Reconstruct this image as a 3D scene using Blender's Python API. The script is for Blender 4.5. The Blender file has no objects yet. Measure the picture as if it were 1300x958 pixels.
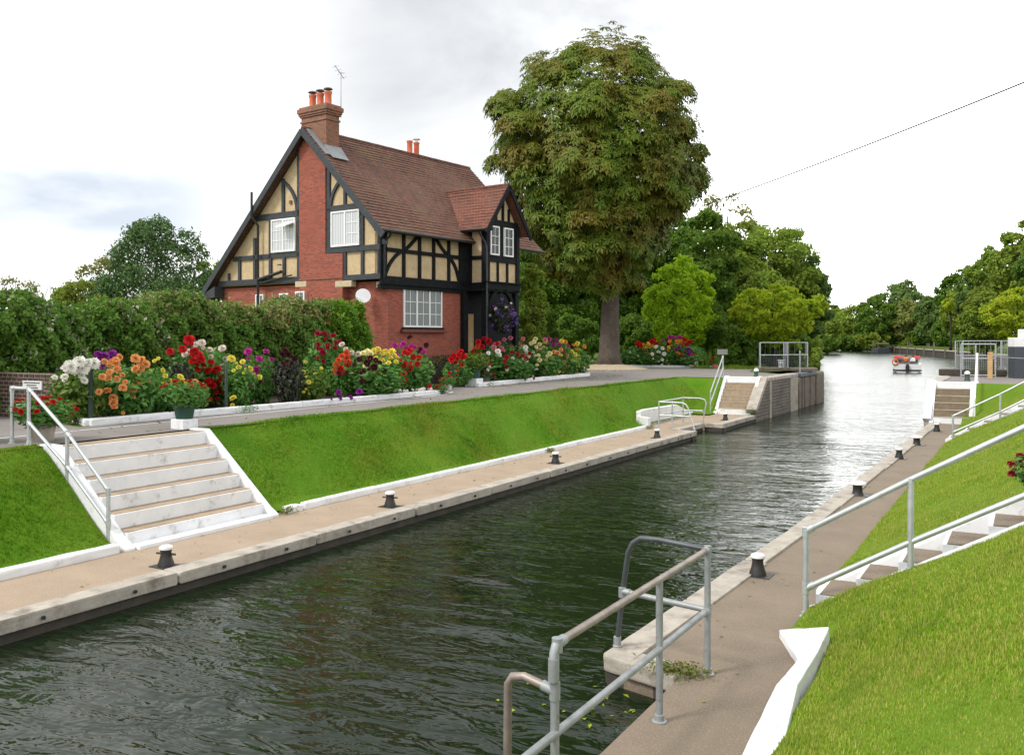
import bpy, bmesh, math, random
import numpy as np
from mathutils import Vector, Matrix
from mathutils.geometry import tessellate_polygon
random.seed(7); RNG = np.random.default_rng(11)
S = bpy.context.scene
COL = S.collection
R = math.radians

# ------------------------------------------------------------------ camera geometry used to survey the place
F = 1152.; HY = 430.; HC = 3.6; YAW = R(29.8)
cy_, sy_ = math.cos(YAW), math.sin(YAW)
def ray(x, y):
    a = (x-650)/F
    return (a*cy_-sy_, a*sy_+cy_, -(y-HY)/F)
def P(x, y, z):
    r = ray(x, y); d = (z-HC)/r[2]; return Vector((r[0]*d, r[1]*d, z))
def at(x, y, d):
    r = ray(x, y); return Vector((r[0]*d, r[1]*d, HC+r[2]*d))
def onX(x, y, X):
    r = ray(x, y); d = X/r[0]; return Vector((X, r[1]*d, HC+r[2]*d))
def onY(x, y, Y):
    r = ray(x, y); d = Y/r[1]; return Vector((r[0]*d, Y, HC+r[2]*d))
UP = 1.65      # level of the upper ground
ZW = -0.30     # water level

# ------------------------------------------------------------------ materials
def nodes(name):
    m = bpy.data.materials.new(name); m.use_nodes = True
    nt = m.node_tree; b = nt.nodes['Principled BSDF']
    return m, nt, b
def lk(nt, a, b): nt.links.new(a, b)
def noise(nt, vec, scale, detail=4, rough=.55):
    n = nt.nodes.new('ShaderNodeTexNoise'); n.inputs['Scale'].default_value = scale
    n.inputs['Detail'].default_value = detail; n.inputs['Roughness'].default_value = rough
    if vec is not None: lk(nt, vec, n.inputs['Vector'])
    return n
def ramp(nt, fac, stops):
    r = nt.nodes.new('ShaderNodeValToRGB'); e = r.color_ramp.elements
    while len(e) > 2: e.remove(e[-1])
    while len(e) < len(stops): e.new(.5)
    for i, (p, c) in enumerate(stops):
        e[i].position = p; e[i].color = (*c, 1)
    lk(nt, fac, r.inputs['Fac']); return r
def mixc(nt, a, b, fac, mode='MIX'):
    m = nt.nodes.new('ShaderNodeMix'); m.data_type = 'RGBA'; m.blend_type = mode
    for v, i in ((a, 6), (b, 7)):
        if isinstance(v, tuple): m.inputs[i].default_value = (*v, 1)
        else: lk(nt, v, m.inputs[i])
    if isinstance(fac, (int, float)): m.inputs[0].default_value = fac
    else: lk(nt, fac, m.inputs[0])
    return m.outputs[2]
def coord(nt, kind='Object'):
    return nt.nodes.new('ShaderNodeTexCoord').outputs[kind]
def geo_pos(nt): return nt.nodes.new('ShaderNodeNewGeometry').outputs['Position']
def bump(nt, b, h, strength, dist=.01):
    n = nt.nodes.new('ShaderNodeBump'); n.inputs['Strength'].default_value = strength
    n.inputs['Distance'].default_value = dist
    lk(nt, h, n.inputs['Height']); lk(nt, n.outputs['Normal'], b.inputs['Normal']); return n
def mathn(nt, op, a, b=None):
    n = nt.nodes.new('ShaderNodeMath'); n.operation = op
    for i, v in enumerate((a, b)):
        if v is None: continue
        if isinstance(v, (int, float)): n.inputs[i].default_value = v
        else: lk(nt, v, n.inputs[i])
    return n.outputs[0]
def mat(name, c1, c2=None, scale=6, rough=.7, bmp=.0, metal=0, fine=None, spec=None, stain=None):
    """two-tone noise material in world coordinates; fine = (colour, scale, threshold) speckles; stain=(colour, scale, lo, hi)"""
    m, nt, b = nodes(name)
    v = geo_pos(nt)
    b.inputs['Roughness'].default_value = rough; b.inputs['Metallic'].default_value = metal
    if spec is not None: b.inputs['Specular IOR Level'].default_value = spec
    c2 = c2 or tuple(x*.78 for x in c1)
    n = noise(nt, v, scale, 6, .62)
    r = ramp(nt, n.outputs['Fac'], [(.32, c1), (.7, c2)])
    out = r.outputs['Color']
    if fine:
        f = noise(nt, v, fine[1], 2)
        out = mixc(nt, out, fine[0], ramp(nt, f.outputs['Fac'], [(fine[2], (0, 0, 0)), (fine[2]+.08, (1, 1, 1))]).outputs['Color'])
    if stain:
        f = noise(nt, v, stain[1], 7, .7)
        out = mixc(nt, out, stain[0], ramp(nt, f.outputs['Fac'], [(stain[2], (0, 0, 0)), (stain[3], (1, 1, 1))]).outputs['Color'])
    lk(nt, out, b.inputs['Base Color'])
    if bmp:
        f = noise(nt, v, scale*8, 5); bump(nt, b, f.outputs['Fac'], bmp)
    return m
def brick_mat(name, cols, mortar, bw=.225, bh=.075, bmp=.35, mode='wall', msize=.012, rough=.85):
    m, nt, b = nodes(name)
    o = coord(nt); sp = nt.nodes.new('ShaderNodeSeparateXYZ'); lk(nt, o, sp.inputs[0])
    cb = nt.nodes.new('ShaderNodeCombineXYZ')
    if mode == 'wall':
        lk(nt, mathn(nt, 'SUBTRACT', sp.outputs[0], sp.outputs[1]), cb.inputs[0]); lk(nt, sp.outputs[2], cb.inputs[1])
    else:
        lk(nt, sp.outputs[0 if mode == 'roofx' else 1], cb.inputs[0])
        lk(nt, mathn(nt, 'MULTIPLY', sp.outputs[2], 1.44), cb.inputs[1])
    t = nt.nodes.new('ShaderNodeTexBrick'); lk(nt, cb.outputs[0], t.inputs['Vector'])
    t.inputs['Scale'].default_value = 1; t.inputs['Mortar Size'].default_value = msize
    t.inputs['Mortar Smooth'].default_value = .2; t.inputs['Bias'].default_value = 0
    t.inputs['Brick Width'].default_value = bw; t.inputs['Row Height'].default_value = bh
    t.inputs['Color1'].default_value = (*cols[0], 1); t.inputs['Color2'].default_value = (*cols[1], 1)
    t.inputs['Mortar'].default_value = (*mortar, 1)
    n = noise(nt, o, .9, 6, .65); n2 = noise(nt, o, 14, 4)
    c = mixc(nt, t.outputs['Color'], cols[2], ramp(nt, n.outputs['Fac'], [(.45, (0, 0, 0)), (.72, (.75, .75, .75))]).outputs['Color'])
    c = mixc(nt, c, (.5, .5, .5), ramp(nt, n2.outputs['Fac'], [(.3, (0, 0, 0)), (.75, (.55, .55, .55))]).outputs['Color'], 'MULTIPLY')
    lk(nt, c, b.inputs['Base Color']); b.inputs['Roughness'].default_value = rough
    inv = mathn(nt, 'SUBTRACT', 1.0, t.outputs['Fac'])
    bump(nt, b, mathn(nt, 'ADD', inv, mathn(nt, 'MULTIPLY', n2.outputs['Fac'], .5)), bmp, .02)
    return m
def leaf_mat(name, cols, trans=.3, patch=None, rough=.5, patch_scale=.35, spec=.3, patch2=None):
    """leaf colours vary per leaf (random per island); patch = (colour, amount) larger tinted areas"""
    m, nt, b = nodes(name)
    g = nt.nodes.new('ShaderNodeNewGeometry')
    k = len(cols)
    r = ramp(nt, g.outputs['Random Per Island'], [((i+.5)/k, c) for i, c in enumerate(cols)])
    c = r.outputs['Color']
    if patch:
        n = noise(nt, g.outputs['Position'], patch_scale, 5, .6)
        c = mixc(nt, c, patch[0], ramp(nt, n.outputs['Fac'], [(.5-.1*patch[1], (0, 0, 0)), (.68-.1*patch[1], (patch[1],)*3)]).outputs['Color'])
    if patch2:
        n = noise(nt, g.outputs['Position'], patch2[2], 4, .6)
        c = mixc(nt, c, patch2[0], ramp(nt, n.outputs['Fac'], [(.52, (0, 0, 0)), (.64, (patch2[1],)*3)]).outputs['Color'])
    lk(nt, c, b.inputs['Base Color']); b.inputs['Roughness'].default_value = rough
    b.inputs['Specular IOR Level'].default_value = spec
    tr = nt.nodes.new('ShaderNodeBsdfTranslucent'); lk(nt, c, tr.inputs['Color'])
    mx = nt.nodes.new('ShaderNodeMixShader'); mx.inputs[0].default_value = trans
    lk(nt, b.outputs[0], mx.inputs[1]); lk(nt, tr.outputs[0], mx.inputs[2])
    lk(nt, mx.outputs[0], nt.nodes['Material Output'].inputs['Surface'])
    return m
M = {}
M['brick'] = brick_mat('red_brick', [(.41, .088, .046), (.23, .045, .03), (.31, .085, .05)], (.30, .17, .13), msize=.008, bmp=.5)
M['chimney_brick'] = brick_mat('chimney_brick', [(.36, .11, .06), (.17, .06, .04), (.16, .11, .05)], (.24, .17, .13))
M['grey_brick'] = brick_mat('grey_brick', [(.15, .125, .105), (.085, .07, .06), (.06, .052, .038)], (.27, .235, .20), .46, .16, msize=.022)
M['purple_brick'] = brick_mat('purple_brick', [(.055, .035, .04), (.085, .05, .045), (.05, .03, .03)], (.35, .28, .19), .22, .1, msize=.01)
M['tile'] = brick_mat('roof_tile', [(.205, .085, .054), (.115, .052, .038), (.15, .105, .05)], (.045, .02, .017), .17, .2, .45, 'roofx', .012)
M['tile_bay'] = brick_mat('roof_tile_bay', [(.25, .088, .052), (.16, .06, .042), (.15, .07, .042)], (.06, .025, .02), .17, .2, .45, 'roofy', .012)
M['render'] = mat('pebble_dash', (.60, .46, .28), (.46, .34, .20), 3, .95, .5, fine=((.26, .18, .10), 60, .58))
M['timber_lit'] = mat('painted_timber_lit', (.032, .037, .044), (.05, .055, .062), 5, .6, .2, spec=.3, stain=((.10, .10, .10), 6, .60, .76))  # gable timbers: tone of the side facing the sun, set in the colour
M['timber_shaded'] = mat('painted_timber_shaded', (.006, .007, .009), (.014, .015, .017), 5, .7, .2, spec=.12, stain=((.045, .043, .042), 7, .60, .74))  # front timbers: darker copy, shade of that side set in the colour
M['white'] = mat('white_paint', (.8, .8, .8), (.72, .73, .74), 4, .5)
M['white_frame'] = mat('white_frame', (.82, .82, .82), (.78, .78, .78), 4, .35)
M['white_conc'] = mat('white_painted_concrete', (.80, .81, .83), (.68, .69, .71), 2.2, .75, .25, stain=((.33, .31, .26), 3.2, .56, .76))
M['conc'] = mat('old_concrete', (.42, .37, .31), (.26, .23, .19), 2.6, .9, .5, stain=((.13, .12, .09), 1.3, .55, .75))
M['conc_pale'] = mat('pale_concrete', (.44, .40, .345), (.29, .26, .22), 2.4, .9, .5, fine=((.5, .46, .4), 60, .6), stain=((.14, .12, .095), 1.9, .52, .72))
M['tread'] = mat('step_tread', (.40, .30, .20), (.29, .22, .15), 5, .95, .4)
M['tread_dark'] = mat('brown_riser', (.24, .18, .12), (.16, .12, .085), 4, .95, .4)
M['tow'] = mat('towpath_gravel', (.345, .265, .19), (.27, .205, .145), 1.1, .95, .7, fine=((.42, .33, .245), 55, .55), stain=((.2, .16, .11), .8, .6, .8))
M['tow2'] = mat('towpath_gravel_grey', (.205, .162, .118), (.155, .122, .09), 1.3, .95, .7, fine=((.265, .21, .155), 55, .55), stain=((.12, .095, .068), .8, .6, .8))
M['asphalt'] = mat('asphalt', (.21, .19, .175), (.16, .145, .135), 1.4, .92, .6, fine=((.30, .28, .26), 70, .62))
M['earth'] = mat('soil', (.045, .03, .02), (.025, .018, .012), 5, 1, .8)
M['pebble'] = mat('gravel_ring', (.45, .36, .25), (.3, .23, .15), 14, .95, .9, fine=((.6, .52, .4), 25, .55))
M['wood'] = mat('weathered_timber', (.20, .165, .13), (.11, .09, .07), 3, .9, .5)
M['wood_dark'] = mat('wet_timber', (.07, .058, .045), (.035, .03, .024), 3, .8, .5)
M['wood_tan'] = mat('tan_timber_post', (.55, .36, .17), (.42, .26, .12), 5, .8, .2)
M['galv'] = mat('galvanised_tube', (.54, .57, .58), (.40, .43, .44), 5, .42, .1, .5, stain=((.22, .19, .16), 11, .62, .76))
M['galv_dull'] = mat('dull_galvanised', (.35, .37, .375), (.22, .235, .24), 4, .55, .1, .35, stain=((.17, .12, .085), 12, .60, .74))
M['tube_worn'] = mat('worn_tube', (.34, .29, .25), (.18, .15, .13), 5, .5, .1, .45)
M['iron'] = mat('black_iron', (.012, .012, .014), (.028, .025, .024), 9, .5, .3, stain=((.09, .045, .025), 14, .60, .72))
M['black_plastic'] = mat('black_pipe', (.012, .013, .016), (.02, .02, .022), 5, .4)
M['post_green'] = mat('dark_green_post', (.012, .03, .022), (.02, .04, .03), 6, .6)
M['pot_green'] = mat('green_tub', (.01, .05, .035), (.016, .065, .045), 6, .5)
M['terracotta'] = mat('terracotta', (.62, .165, .08), (.5, .13, .065), 5, .8)
M['lead'] = mat('lead_flashing', (.25, .27, .29), (.18, .19, .2), 5, .5, .1)
M['red_sill'] = mat('red_sill', (.17, .04, .03), (.13, .03, .025), 5, .7)
M['stone'] = mat('stone_block', (.55, .45, .30), (.42, .34, .22), 5, .9, .3)
M['kiosk'] = mat('dark_grey_cabinet', (.055, .065, .08), (.045, .053, .065), 4, .5)
M['steel'] = mat('steel_plate', (.10, .115, .125), (.06, .065, .07), 3, .5, .1, .4)
M['sign_white'] = mat('sign_plate', (.72, .73, .74), (.62, .63, .64), 6, .5)
M['sign_grey'] = mat('grey_sign_back', (.22, .22, .21), (.17, .17, .165), 6, .6)
M['text'] = mat('sign_lettering', (.05, .05, .055), None, 6, .6)
M['boat_white'] = mat('boat_white', (.78, .78, .78), (.72, .72, .72), 3, .3)
M['boat_blue'] = mat('boat_navy', (.02, .028, .06), None, 3, .35)
M['red_cloth'] = mat('red_cloth', (.55, .03, .03), (.42, .025, .025), 5, .8)
M['orange'] = mat('orange_vest', (.75, .2, .03), (.6, .15, .02), 5, .7)
M['skin'] = mat('skin', (.5, .28, .19), (.45, .25, .17), 5, .6)
M['hair'] = mat('hair', (.05, .03, .02), None, 5, .6)
M['canvas'] = mat('dark_canvas', (.10, .09, .08), (.07, .065, .06), 4, .9)
M['boat_dark'] = mat('boat_dark_hull', (.05, .06, .075), (.035, .04, .05), 3, .4)
M['seat'] = mat('grey_seat', (.12, .12, .14), None, 3, .7)
M['bark'] = mat('bark', (.105, .082, .066), (.058, .046, .038), 2.5, .95, 1.0, stain=((.15, .125, .10), 6, .55, .7))
M['bark_dark'] = mat('bark_dark', (.045, .037, .03), (.03, .025, .02), 2.5, .95, .5)
M['wire'] = mat('cable', (.05, .05, .055), None, 3, .6)
M['stem'] = mat('green_stem', (.03, .06, .015), (.02, .045, .012), 6, .7)
M['white_stone'] = mat('white_pebble', (.7, .66, .6), (.55, .5, .45), 9, .8)
def glass(name, c, rough=.06, spec=.6, coat=0.):
    m, nt, b = nodes(name); o = coord(nt)
    sp = nt.nodes.new('ShaderNodeSeparateXYZ'); lk(nt, o, sp.inputs[0])
    w = nt.nodes.new('ShaderNodeTexWave'); w.bands_direction = 'X'; w.inputs['Scale'].default_value = 3.2
    w.inputs['Distortion'].default_value = 1.2
    cb = nt.nodes.new('ShaderNodeCombineXYZ')
    lk(nt, mathn(nt, 'ADD', sp.outputs[0], sp.outputs[1]), cb.inputs[0]); lk(nt, mathn(nt, 'MULTIPLY', sp.outputs[2], .06), cb.inputs[1])
    lk(nt, cb.outputs[0], w.inputs['Vector'])
    r = ramp(nt, w.outputs['Fac'], [(.2, tuple(x*.6 for x in c)), (.75, c)])
    lk(nt, r.outputs['Color'], b.inputs['Base Color'])
    b.inputs['Roughness'].default_value = rough; b.inputs['Specular IOR Level'].default_value = spec
    return m
M['pane_net'] = glass('pane_net_curtain', (.62, .64, .66))
M['pane_curtain'] = glass('pane_curtain', (.15, .18, .175), .05)
M['pane_dark'] = glass('pane_dark', (.02, .022, .024), .04)
M['pane_clear'] = glass('boat_screen', (.12, .14, .15), .05)

# leaves
M['chestnut'] = leaf_mat('chestnut_leaves', [(0.119, 0.197, 0.017), (0.084, 0.161, 0.013), (0.158, 0.220, 0.020), (0.099, 0.176, 0.015), (0.188, 0.202, 0.026)], .32, ((.20, .12, .02), .6), patch_scale=.3, spec=.2)
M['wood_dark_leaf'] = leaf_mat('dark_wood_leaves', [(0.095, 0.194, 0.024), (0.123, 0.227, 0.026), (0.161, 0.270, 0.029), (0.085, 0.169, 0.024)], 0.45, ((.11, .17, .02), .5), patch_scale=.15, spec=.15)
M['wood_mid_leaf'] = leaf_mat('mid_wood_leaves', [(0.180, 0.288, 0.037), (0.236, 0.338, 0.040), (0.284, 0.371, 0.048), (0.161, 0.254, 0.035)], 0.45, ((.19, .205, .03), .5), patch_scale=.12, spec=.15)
M['wood_blue_leaf'] = leaf_mat('blue_green_leaves', [(0.132, 0.220, 0.055), (0.170, 0.261, 0.066), (0.113, 0.194, 0.050)], 0.45, ((.12, .17, .04), .4), patch_scale=.12, spec=.15)
M['willow_leaf'] = leaf_mat('grey_green_leaves', [(0.246, 0.295, 0.073), (0.293, 0.338, 0.086), (0.198, 0.261, 0.066)], 0.45, ((.20, .18, .045), .45), patch_scale=.1, spec=.15)
M['lime_leaf'] = leaf_mat('lime_leaves', [(0.290, 0.484, 0.016), (0.363, 0.557, 0.020), (0.218, 0.399, 0.015), (0.436, 0.581, 0.030)], .45, spec=.15)
M['yellow_leaf'] = leaf_mat('yellow_green_leaves', [(0.354, 0.490, 0.020), (0.455, 0.567, 0.025), (0.253, 0.399, 0.020), (0.531, 0.567, 0.040), (0.278, 0.425, 0.020)], .45, ((.42, .40, .05), .35), patch_scale=.3, spec=.15)
M['pale_leaf'] = leaf_mat('pale_sparse_leaves', [(.24, .25, .07), (.30, .29, .09), (.19, .22, .06)], .38, spec=.15)
M['conifer_leaf'] = leaf_mat('conifer_leaves', [(0.086, 0.164, 0.055), (0.109, 0.203, 0.066), (0.070, 0.133, 0.047), (0.133, 0.234, 0.070)], .2, ((.11, .155, .045), .4), patch_scale=.4, spec=.15)
M['hedge_leaf'] = leaf_mat('hedge_leaves', [(0.090, 0.202, 0.026), (0.120, 0.240, 0.031), (0.072, 0.163, 0.024), (0.168, 0.286, 0.040)], .36, ((.24, .24, .08), .3), patch_scale=.5, spec=.2)
M['hedge_lime'] = leaf_mat('hedge_lime_leaves', [(.13, .27, .018), (.17, .32, .02), (.10, .22, .018)], .35, spec=.2)
M['hedge_tip'] = leaf_mat('hedge_tip_leaves', [(.30, .22, .10), (.26, .25, .08), (.33, .26, .14), (.19, .22, .06)], .3, spec=.2)
M['blossom'] = leaf_mat('cream_blossom', [(.42, .42, .30), (.36, .38, .25), (.5, .48, .36)], .25)
M['dahlia_leaf'] = leaf_mat('dahlia_leaves', [(0.076, 0.211, 0.037), (0.101, 0.261, 0.045), (0.061, 0.169, 0.034), (0.151, 0.312, 0.051)], .32)
M['dahlia_lime'] = leaf_mat('dahlia_lime_leaves', [(.085, .18, .018), (.12, .22, .02), (.06, .14, .016), (.17, .22, .03)], .3)
M['dahlia_bronze'] = leaf_mat('bronze_leaves', [(.03, .035, .022), (.045, .045, .03), (.025, .022, .02), (.04, .06, .025)], .2)
M['sword_leaf'] = leaf_mat('sword_leaves', [(.09, .19, .02), (.13, .24, .025)], .3)
M['brown_hedge'] = leaf_mat('brown_low_hedge', [(.10, .09, .03), (.07, .085, .025), (.13, .10, .045)], .25)
M['grass'] = leaf_mat('grass_blades', [(0.095, 0.247, 0.008), (0.129, 0.309, 0.010), (0.073, 0.196, 0.008), (0.168, 0.319, 0.014)], .35, ((.26, .26, .035), .7), patch_scale=.5, spec=.15, patch2=((.05, .15, .008), .7, 1.3))
M['grass_r'] = leaf_mat('grass_blades_dry', [(0.224, 0.373, 0.024), (0.280, 0.422, 0.029), (0.182, 0.310, 0.022), (0.350, 0.447, 0.047), (0.504, 0.447, 0.132)], .35, ((.36, .37, .08), .45), patch_scale=.8, spec=.15, patch2=((.11, .25, .014), .4, 1.7))
M['turf'] = mat('turf', (.065, .17, .008), (.12, .20, .016), .7, .95, .8, fine=((.05, .13, .006), 30, .55), spec=.1)
M['turf_r'] = mat('turf_dry', (.095, .18, .014), (.14, .20, .024), 1.1, .95, .8, fine=((.10, .17, .012), 30, .55), spec=.1)
M['field'] = mat('meadow', (.06, .11, .015), (.09, .13, .02), .3, .95, .3, spec=.1)
M['tuft'] = leaf_mat('weed_leaves', [(.11, .17, .02), (.16, .19, .03), (.2, .17, .05)], .3)
def petal(name, c, c2=None):
    return leaf_mat(name, [c, c2 or tuple(min(1, x*1.15+.01) for x in c), tuple(x*.8 for x in c)], .2, rough=.6, spec=.2)
for k, c, c2 in [('white', (.80, .79, .72), None), ('blush', (.80, .66, .58), (.82, .74, .68)), ('apricot', (.80, .36, .11), (.85, .45, .2)),
                 ('orange', (.80, .30, .03), (.85, .42, .05)), ('yellow', (.80, .68, .06), (.85, .76, .2)), ('cream', (.82, .75, .38), None),
                 ('red', (.52, .008, .012), (.62, .015, .02)), ('orangered', (.66, .09, .025), None), ('crimson', (.34, .008, .035), (.42, .012, .05)), ('magenta', (.50, .02, .30), (.6, .04, .38)),
                 ('purple', (.26, .02, .28), (.32, .03, .34)), ('wine', (.055, .004, .014), (.09, .006, .022)), ('pink', (.75, .22, .28), (.78, .3, .36)),
                 ('violet', (.16, .09, .42), (.32, .24, .6))]:
    M['p_'+k] = petal('petals_'+k, c, c2)

# water
def make_water():
    m, nt, b = nodes('river_water')
    b.inputs['Base Color'].default_value = (.008, .016, .006, 1); b.inputs['Roughness'].default_value = .035
    b.inputs['IOR'].default_value = 1.333; b.inputs['Specular IOR Level'].default_value = .5
    g = geo_pos(nt)
    mp = nt.nodes.new('ShaderNodeMapping'); mp.inputs['Rotation'].default_value = (0, 0, R(-29)); mp.inputs['Scale'].default_value = (.55, 1.25, 1)
    lk(nt, g, mp.inputs['Vector'])
    n1 = noise(nt, mp.outputs[0], .62, 2, .5); n2 = noise(nt, mp.outputs[0], 2.1, 3, .55); n3 = noise(nt, mp.outputs[0], 5.5, 2, .5)
    for n in (n1, n2): n.inputs['Distortion'].default_value = .6
    # calmer and rougher areas
    big = noise(nt, g, .12, 3, .5)
    amp = ramp(nt, big.outputs['Fac'], [(.35, (.45, .45, .45)), (.65, (1, 1, 1))]).outputs['Color']
    h = mathn(nt, 'ADD', mathn(nt, 'MULTIPLY', n1.outputs['Fac'], .12), mathn(nt, 'MULTIPLY', n2.outputs['Fac'], .075))
    h = mathn(nt, 'ADD', h, mathn(nt, 'MULTIPLY', n3.outputs['Fac'], .016))
    h = mathn(nt, 'MULTIPLY', h, amp)
    bump(nt, b, h, 1.0, 1.0)
    sp = nt.nodes.new('ShaderNodeSeparateXYZ'); lk(nt, g, sp.inputs[0])
    mr = nt.nodes.new('ShaderNodeMapRange'); mr.interpolation_type = 'SMOOTHSTEP'; lk(nt, sp.outputs[1], mr.inputs['Value'])
    mr.inputs['From Min'].default_value = 14; mr.inputs['From Max'].default_value = 62; mr.inputs['To Min'].default_value = .04; mr.inputs['To Max'].default_value = .22
    lk(nt, mr.outputs[0], b.inputs['Roughness'])
    return m
M['water'] = make_water()

# ------------------------------------------------------------------ mesh helpers
class MB:
    def __init__(s): s.v = []; s.f = []
    def add(s, vs, fs):
        o = len(s.v); s.v += [tuple(q) for q in vs]; s.f += [tuple(i+o for i in f) for f in fs]
    def box(s, x0, x1, y0, y1, z0, z1):
        s.add([(x0,y0,z0),(x1,y0,z0),(x1,y1,z0),(x0,y1,z0),(x0,y0,z1),(x1,y0,z1),(x1,y1,z1),(x0,y1,z1)],
              [(0,3,2,1),(4,5,6,7),(0,1,5,4),(1,2,6,5),(2,3,7,6),(3,0,4,7)]); return s
    def prism(s, poly, a0, a1, axis='z'):
        """poly: 2-D outline; axis: extrusion axis. x -> poly=(y,z); y -> (x,z); z -> (x,y)"""
        n = len(poly)
        ar = sum(poly[i][0]*poly[(i+1) % n][1]-poly[(i+1) % n][0]*poly[i][1] for i in range(n))
        if ar < 0: poly = poly[::-1]
        mk = {'x': lambda p, a: (a, p[0], p[1]), 'y': lambda p, a: (p[0], a, p[1]), 'z': lambda p, a: (p[0], p[1], a)}[axis]
        if a0 > a1: a0, a1 = a1, a0
        if axis == 'y': a0, a1 = a1, a0
        vs = [mk(p, a0) for p in poly]+[mk(p, a1) for p in poly]
        tri = tessellate_polygon([[Vector((p[0], p[1], 0)) for p in poly]])
        fs = []
        for t in tri:
            (ax, ay), (bx, by), (cx, cy) = poly[t[0]], poly[t[1]], poly[t[2]]
            if (bx-ax)*(cy-ay)-(cx-ax)*(by-ay) < 0: t = (t[0], t[2], t[1])
            fs.append((t[2], t[1], t[0])); fs.append((t[0]+n, t[1]+n, t[2]+n))
        for i in range(n): j = (i+1) % n; fs.append((i, j, j+n, i+n))
        s.add(vs, fs); return s
    def strip(s, pts, w, a0, a1, axis):
        """a bent bar: centre line pts in 2-D, width w, extruded along axis"""
        L, Rr = [], []
        for i, p in enumerate(pts):
            a = pts[max(i-1, 0)]; b = pts[min(i+1, len(pts)-1)]
            dx, dy = b[0]-a[0], b[1]-a[1]; l = math.hypot(dx, dy) or 1
            nx, ny = -dy/l*w/2, dx/l*w/2
            L.append((p[0]+nx, p[1]+ny)); Rr.append((p[0]-nx, p[1]-ny))
        for i in range(len(pts)-1): s.prism([L[i], L[i+1], Rr[i+1], Rr[i]], a0, a1, axis)
        return s
    def tube(s, pts, r, n=8, caps=True):
        pts = [Vector(p) for p in pts]; rs = r if isinstance(r, (list, tuple)) else [r]*len(pts)
        base = len(s.v); prev = None
        for i, p in enumerate(pts):
            t = (pts[min(i+1, len(pts)-1)]-pts[max(i-1, 0)]).normalized()
            if prev is None:
                u = t.cross(Vector((0, 0, 1)) if abs(t.z) < .95 else Vector((1, 0, 0))).normalized()
            else:
                u = (prev-t*prev.dot(t)).normalized()
            prev = u; w = t.cross(u)
            for k in range(n):
                a = 2*math.pi*k/n; s.v.append(tuple(p+(u*math.cos(a)+w*math.sin(a))*rs[i]))
        for i in range(len(pts)-1):
            for k in range(n):
                a = base+i*n+k; b = base+i*n+(k+1) % n; s.f.append((a, b, b+n, a+n))
        if caps:
            s.f.append(tuple(base+k for k in range(n))[::-1]); e = base+(len(pts)-1)*n
            s.f.append(tuple(e+k for k in range(n)))
        return s
    def lathe(s, prof, c=(0, 0, 0), n=16):
        base = len(s.v)
        for r, z in prof:
            for k in range(n):
                a = 2*math.pi*k/n; s.v.append((c[0]+r*math.cos(a), c[1]+r*math.sin(a), c[2]+z))
        for i in range(len(prof)-1):
            for k in range(n):
                a = base+i*n+k; b = base+i*n+(k+1) % n; s.f.append((a, b, b+n, a+n))
        s.f.append(tuple(base+k for k in range(n))[::-1]); e = base+(len(prof)-1)*n
        s.f.append(tuple(e+k for k in range(n))); return s
    def ball(s, c, rx, ry=None, rz=None, n=10, m=7):
        ry = ry or rx; rz = rz or rx; base = len(s.v)
        for j in range(m+1):
            t = math.pi*j/m
            for k in range(n):
                a = 2*math.pi*k/n
                s.v.append((c[0]+rx*math.sin(t)*math.cos(a), c[1]+ry*math.sin(t)*math.sin(a), c[2]-rz*math.cos(t)))
        for j in range(m):
            for k in range(n):
                a = base+j*n+k; b = base+j*n+(k+1) % n; s.f.append((a, b, b+n, a+n))
        return s
    def xf(s, mtx, start=0):
        for i in range(start, len(s.v)): s.v[i] = tuple(mtx @ Vector(s.v[i]))
        return s
    def build(s, name, m, parent=None, smooth=False, bevel=0, off=(0, 0, 0)):
        me = bpy.data.meshes.new(name)
        me.from_pydata([(a-off[0], b-off[1], c-off[2]) for a, b, c in s.v], [], s.f)
        o = bpy.data.objects.new(name, me); COL.objects.link(o)
        me.materials.append(M[m] if isinstance(m, str) else m)
        if smooth: me.polygons.foreach_set('use_smooth', [True]*len(me.polygons))
        if smooth == 'auto': me.set_sharp_from_angle(angle=R(40))
        if parent: o.parent = parent
        if bevel:
            b = o.modifiers.new('Bevel', 'BEVEL'); b.width = bevel; b.segments = 2; b.limit_method = 'ANGLE'; b.angle_limit = R(35)
        me.validate(); me.update(); return o
_tx = {}
def roughen(o, strength=.012, size=.12, levels=3):
    if size not in _tx:
        t = bpy.data.textures.new('roughness_clouds', 'CLOUDS'); t.noise_scale = size; t.noise_depth = 3; _tx[size] = t
    u = o.modifiers.new('Subdivide', 'SUBSURF'); u.subdivision_type = 'SIMPLE'; u.levels = u.render_levels = levels
    d = o.modifiers.new('Displace', 'DISPLACE'); d.texture = _tx[size]; d.strength = strength; d.mid_level = .5; d.texture_coords = 'LOCAL'
    return o
def tag(o, label=None, cat=None, group=None, kind=None):
    if label: o['label'] = label
    if cat: o['category'] = cat
    if group: o['group'] = group
    if kind: o['kind'] = kind
    return o
def thing(name, label, cat, loc=(0, 0, 0), rz=0, group=None):
    o = bpy.data.objects.new(name, None); COL.objects.link(o); o.empty_display_size = .2
    o.location = loc; o.rotation_euler = (0, 0, rz); return tag(o, label, cat, group)
def struct(name, mb, m, **k): return tag(mb.build(name, m, **k), kind='structure')
def copy_tree(root, loc, rz=0, label=None, scale=None):
    r = root.copy(); COL.objects.link(r); r.location = loc; r.rotation_euler = (0, 0, rz)
    if label: r['label'] = label
    if scale: r.scale = scale
    for ch in list(root.children):
        c = ch.copy(); COL.objects.link(c); c.parent = r
        for g in ch.children:
            d = g.copy(); COL.objects.link(d); d.parent = c
    return r
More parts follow.
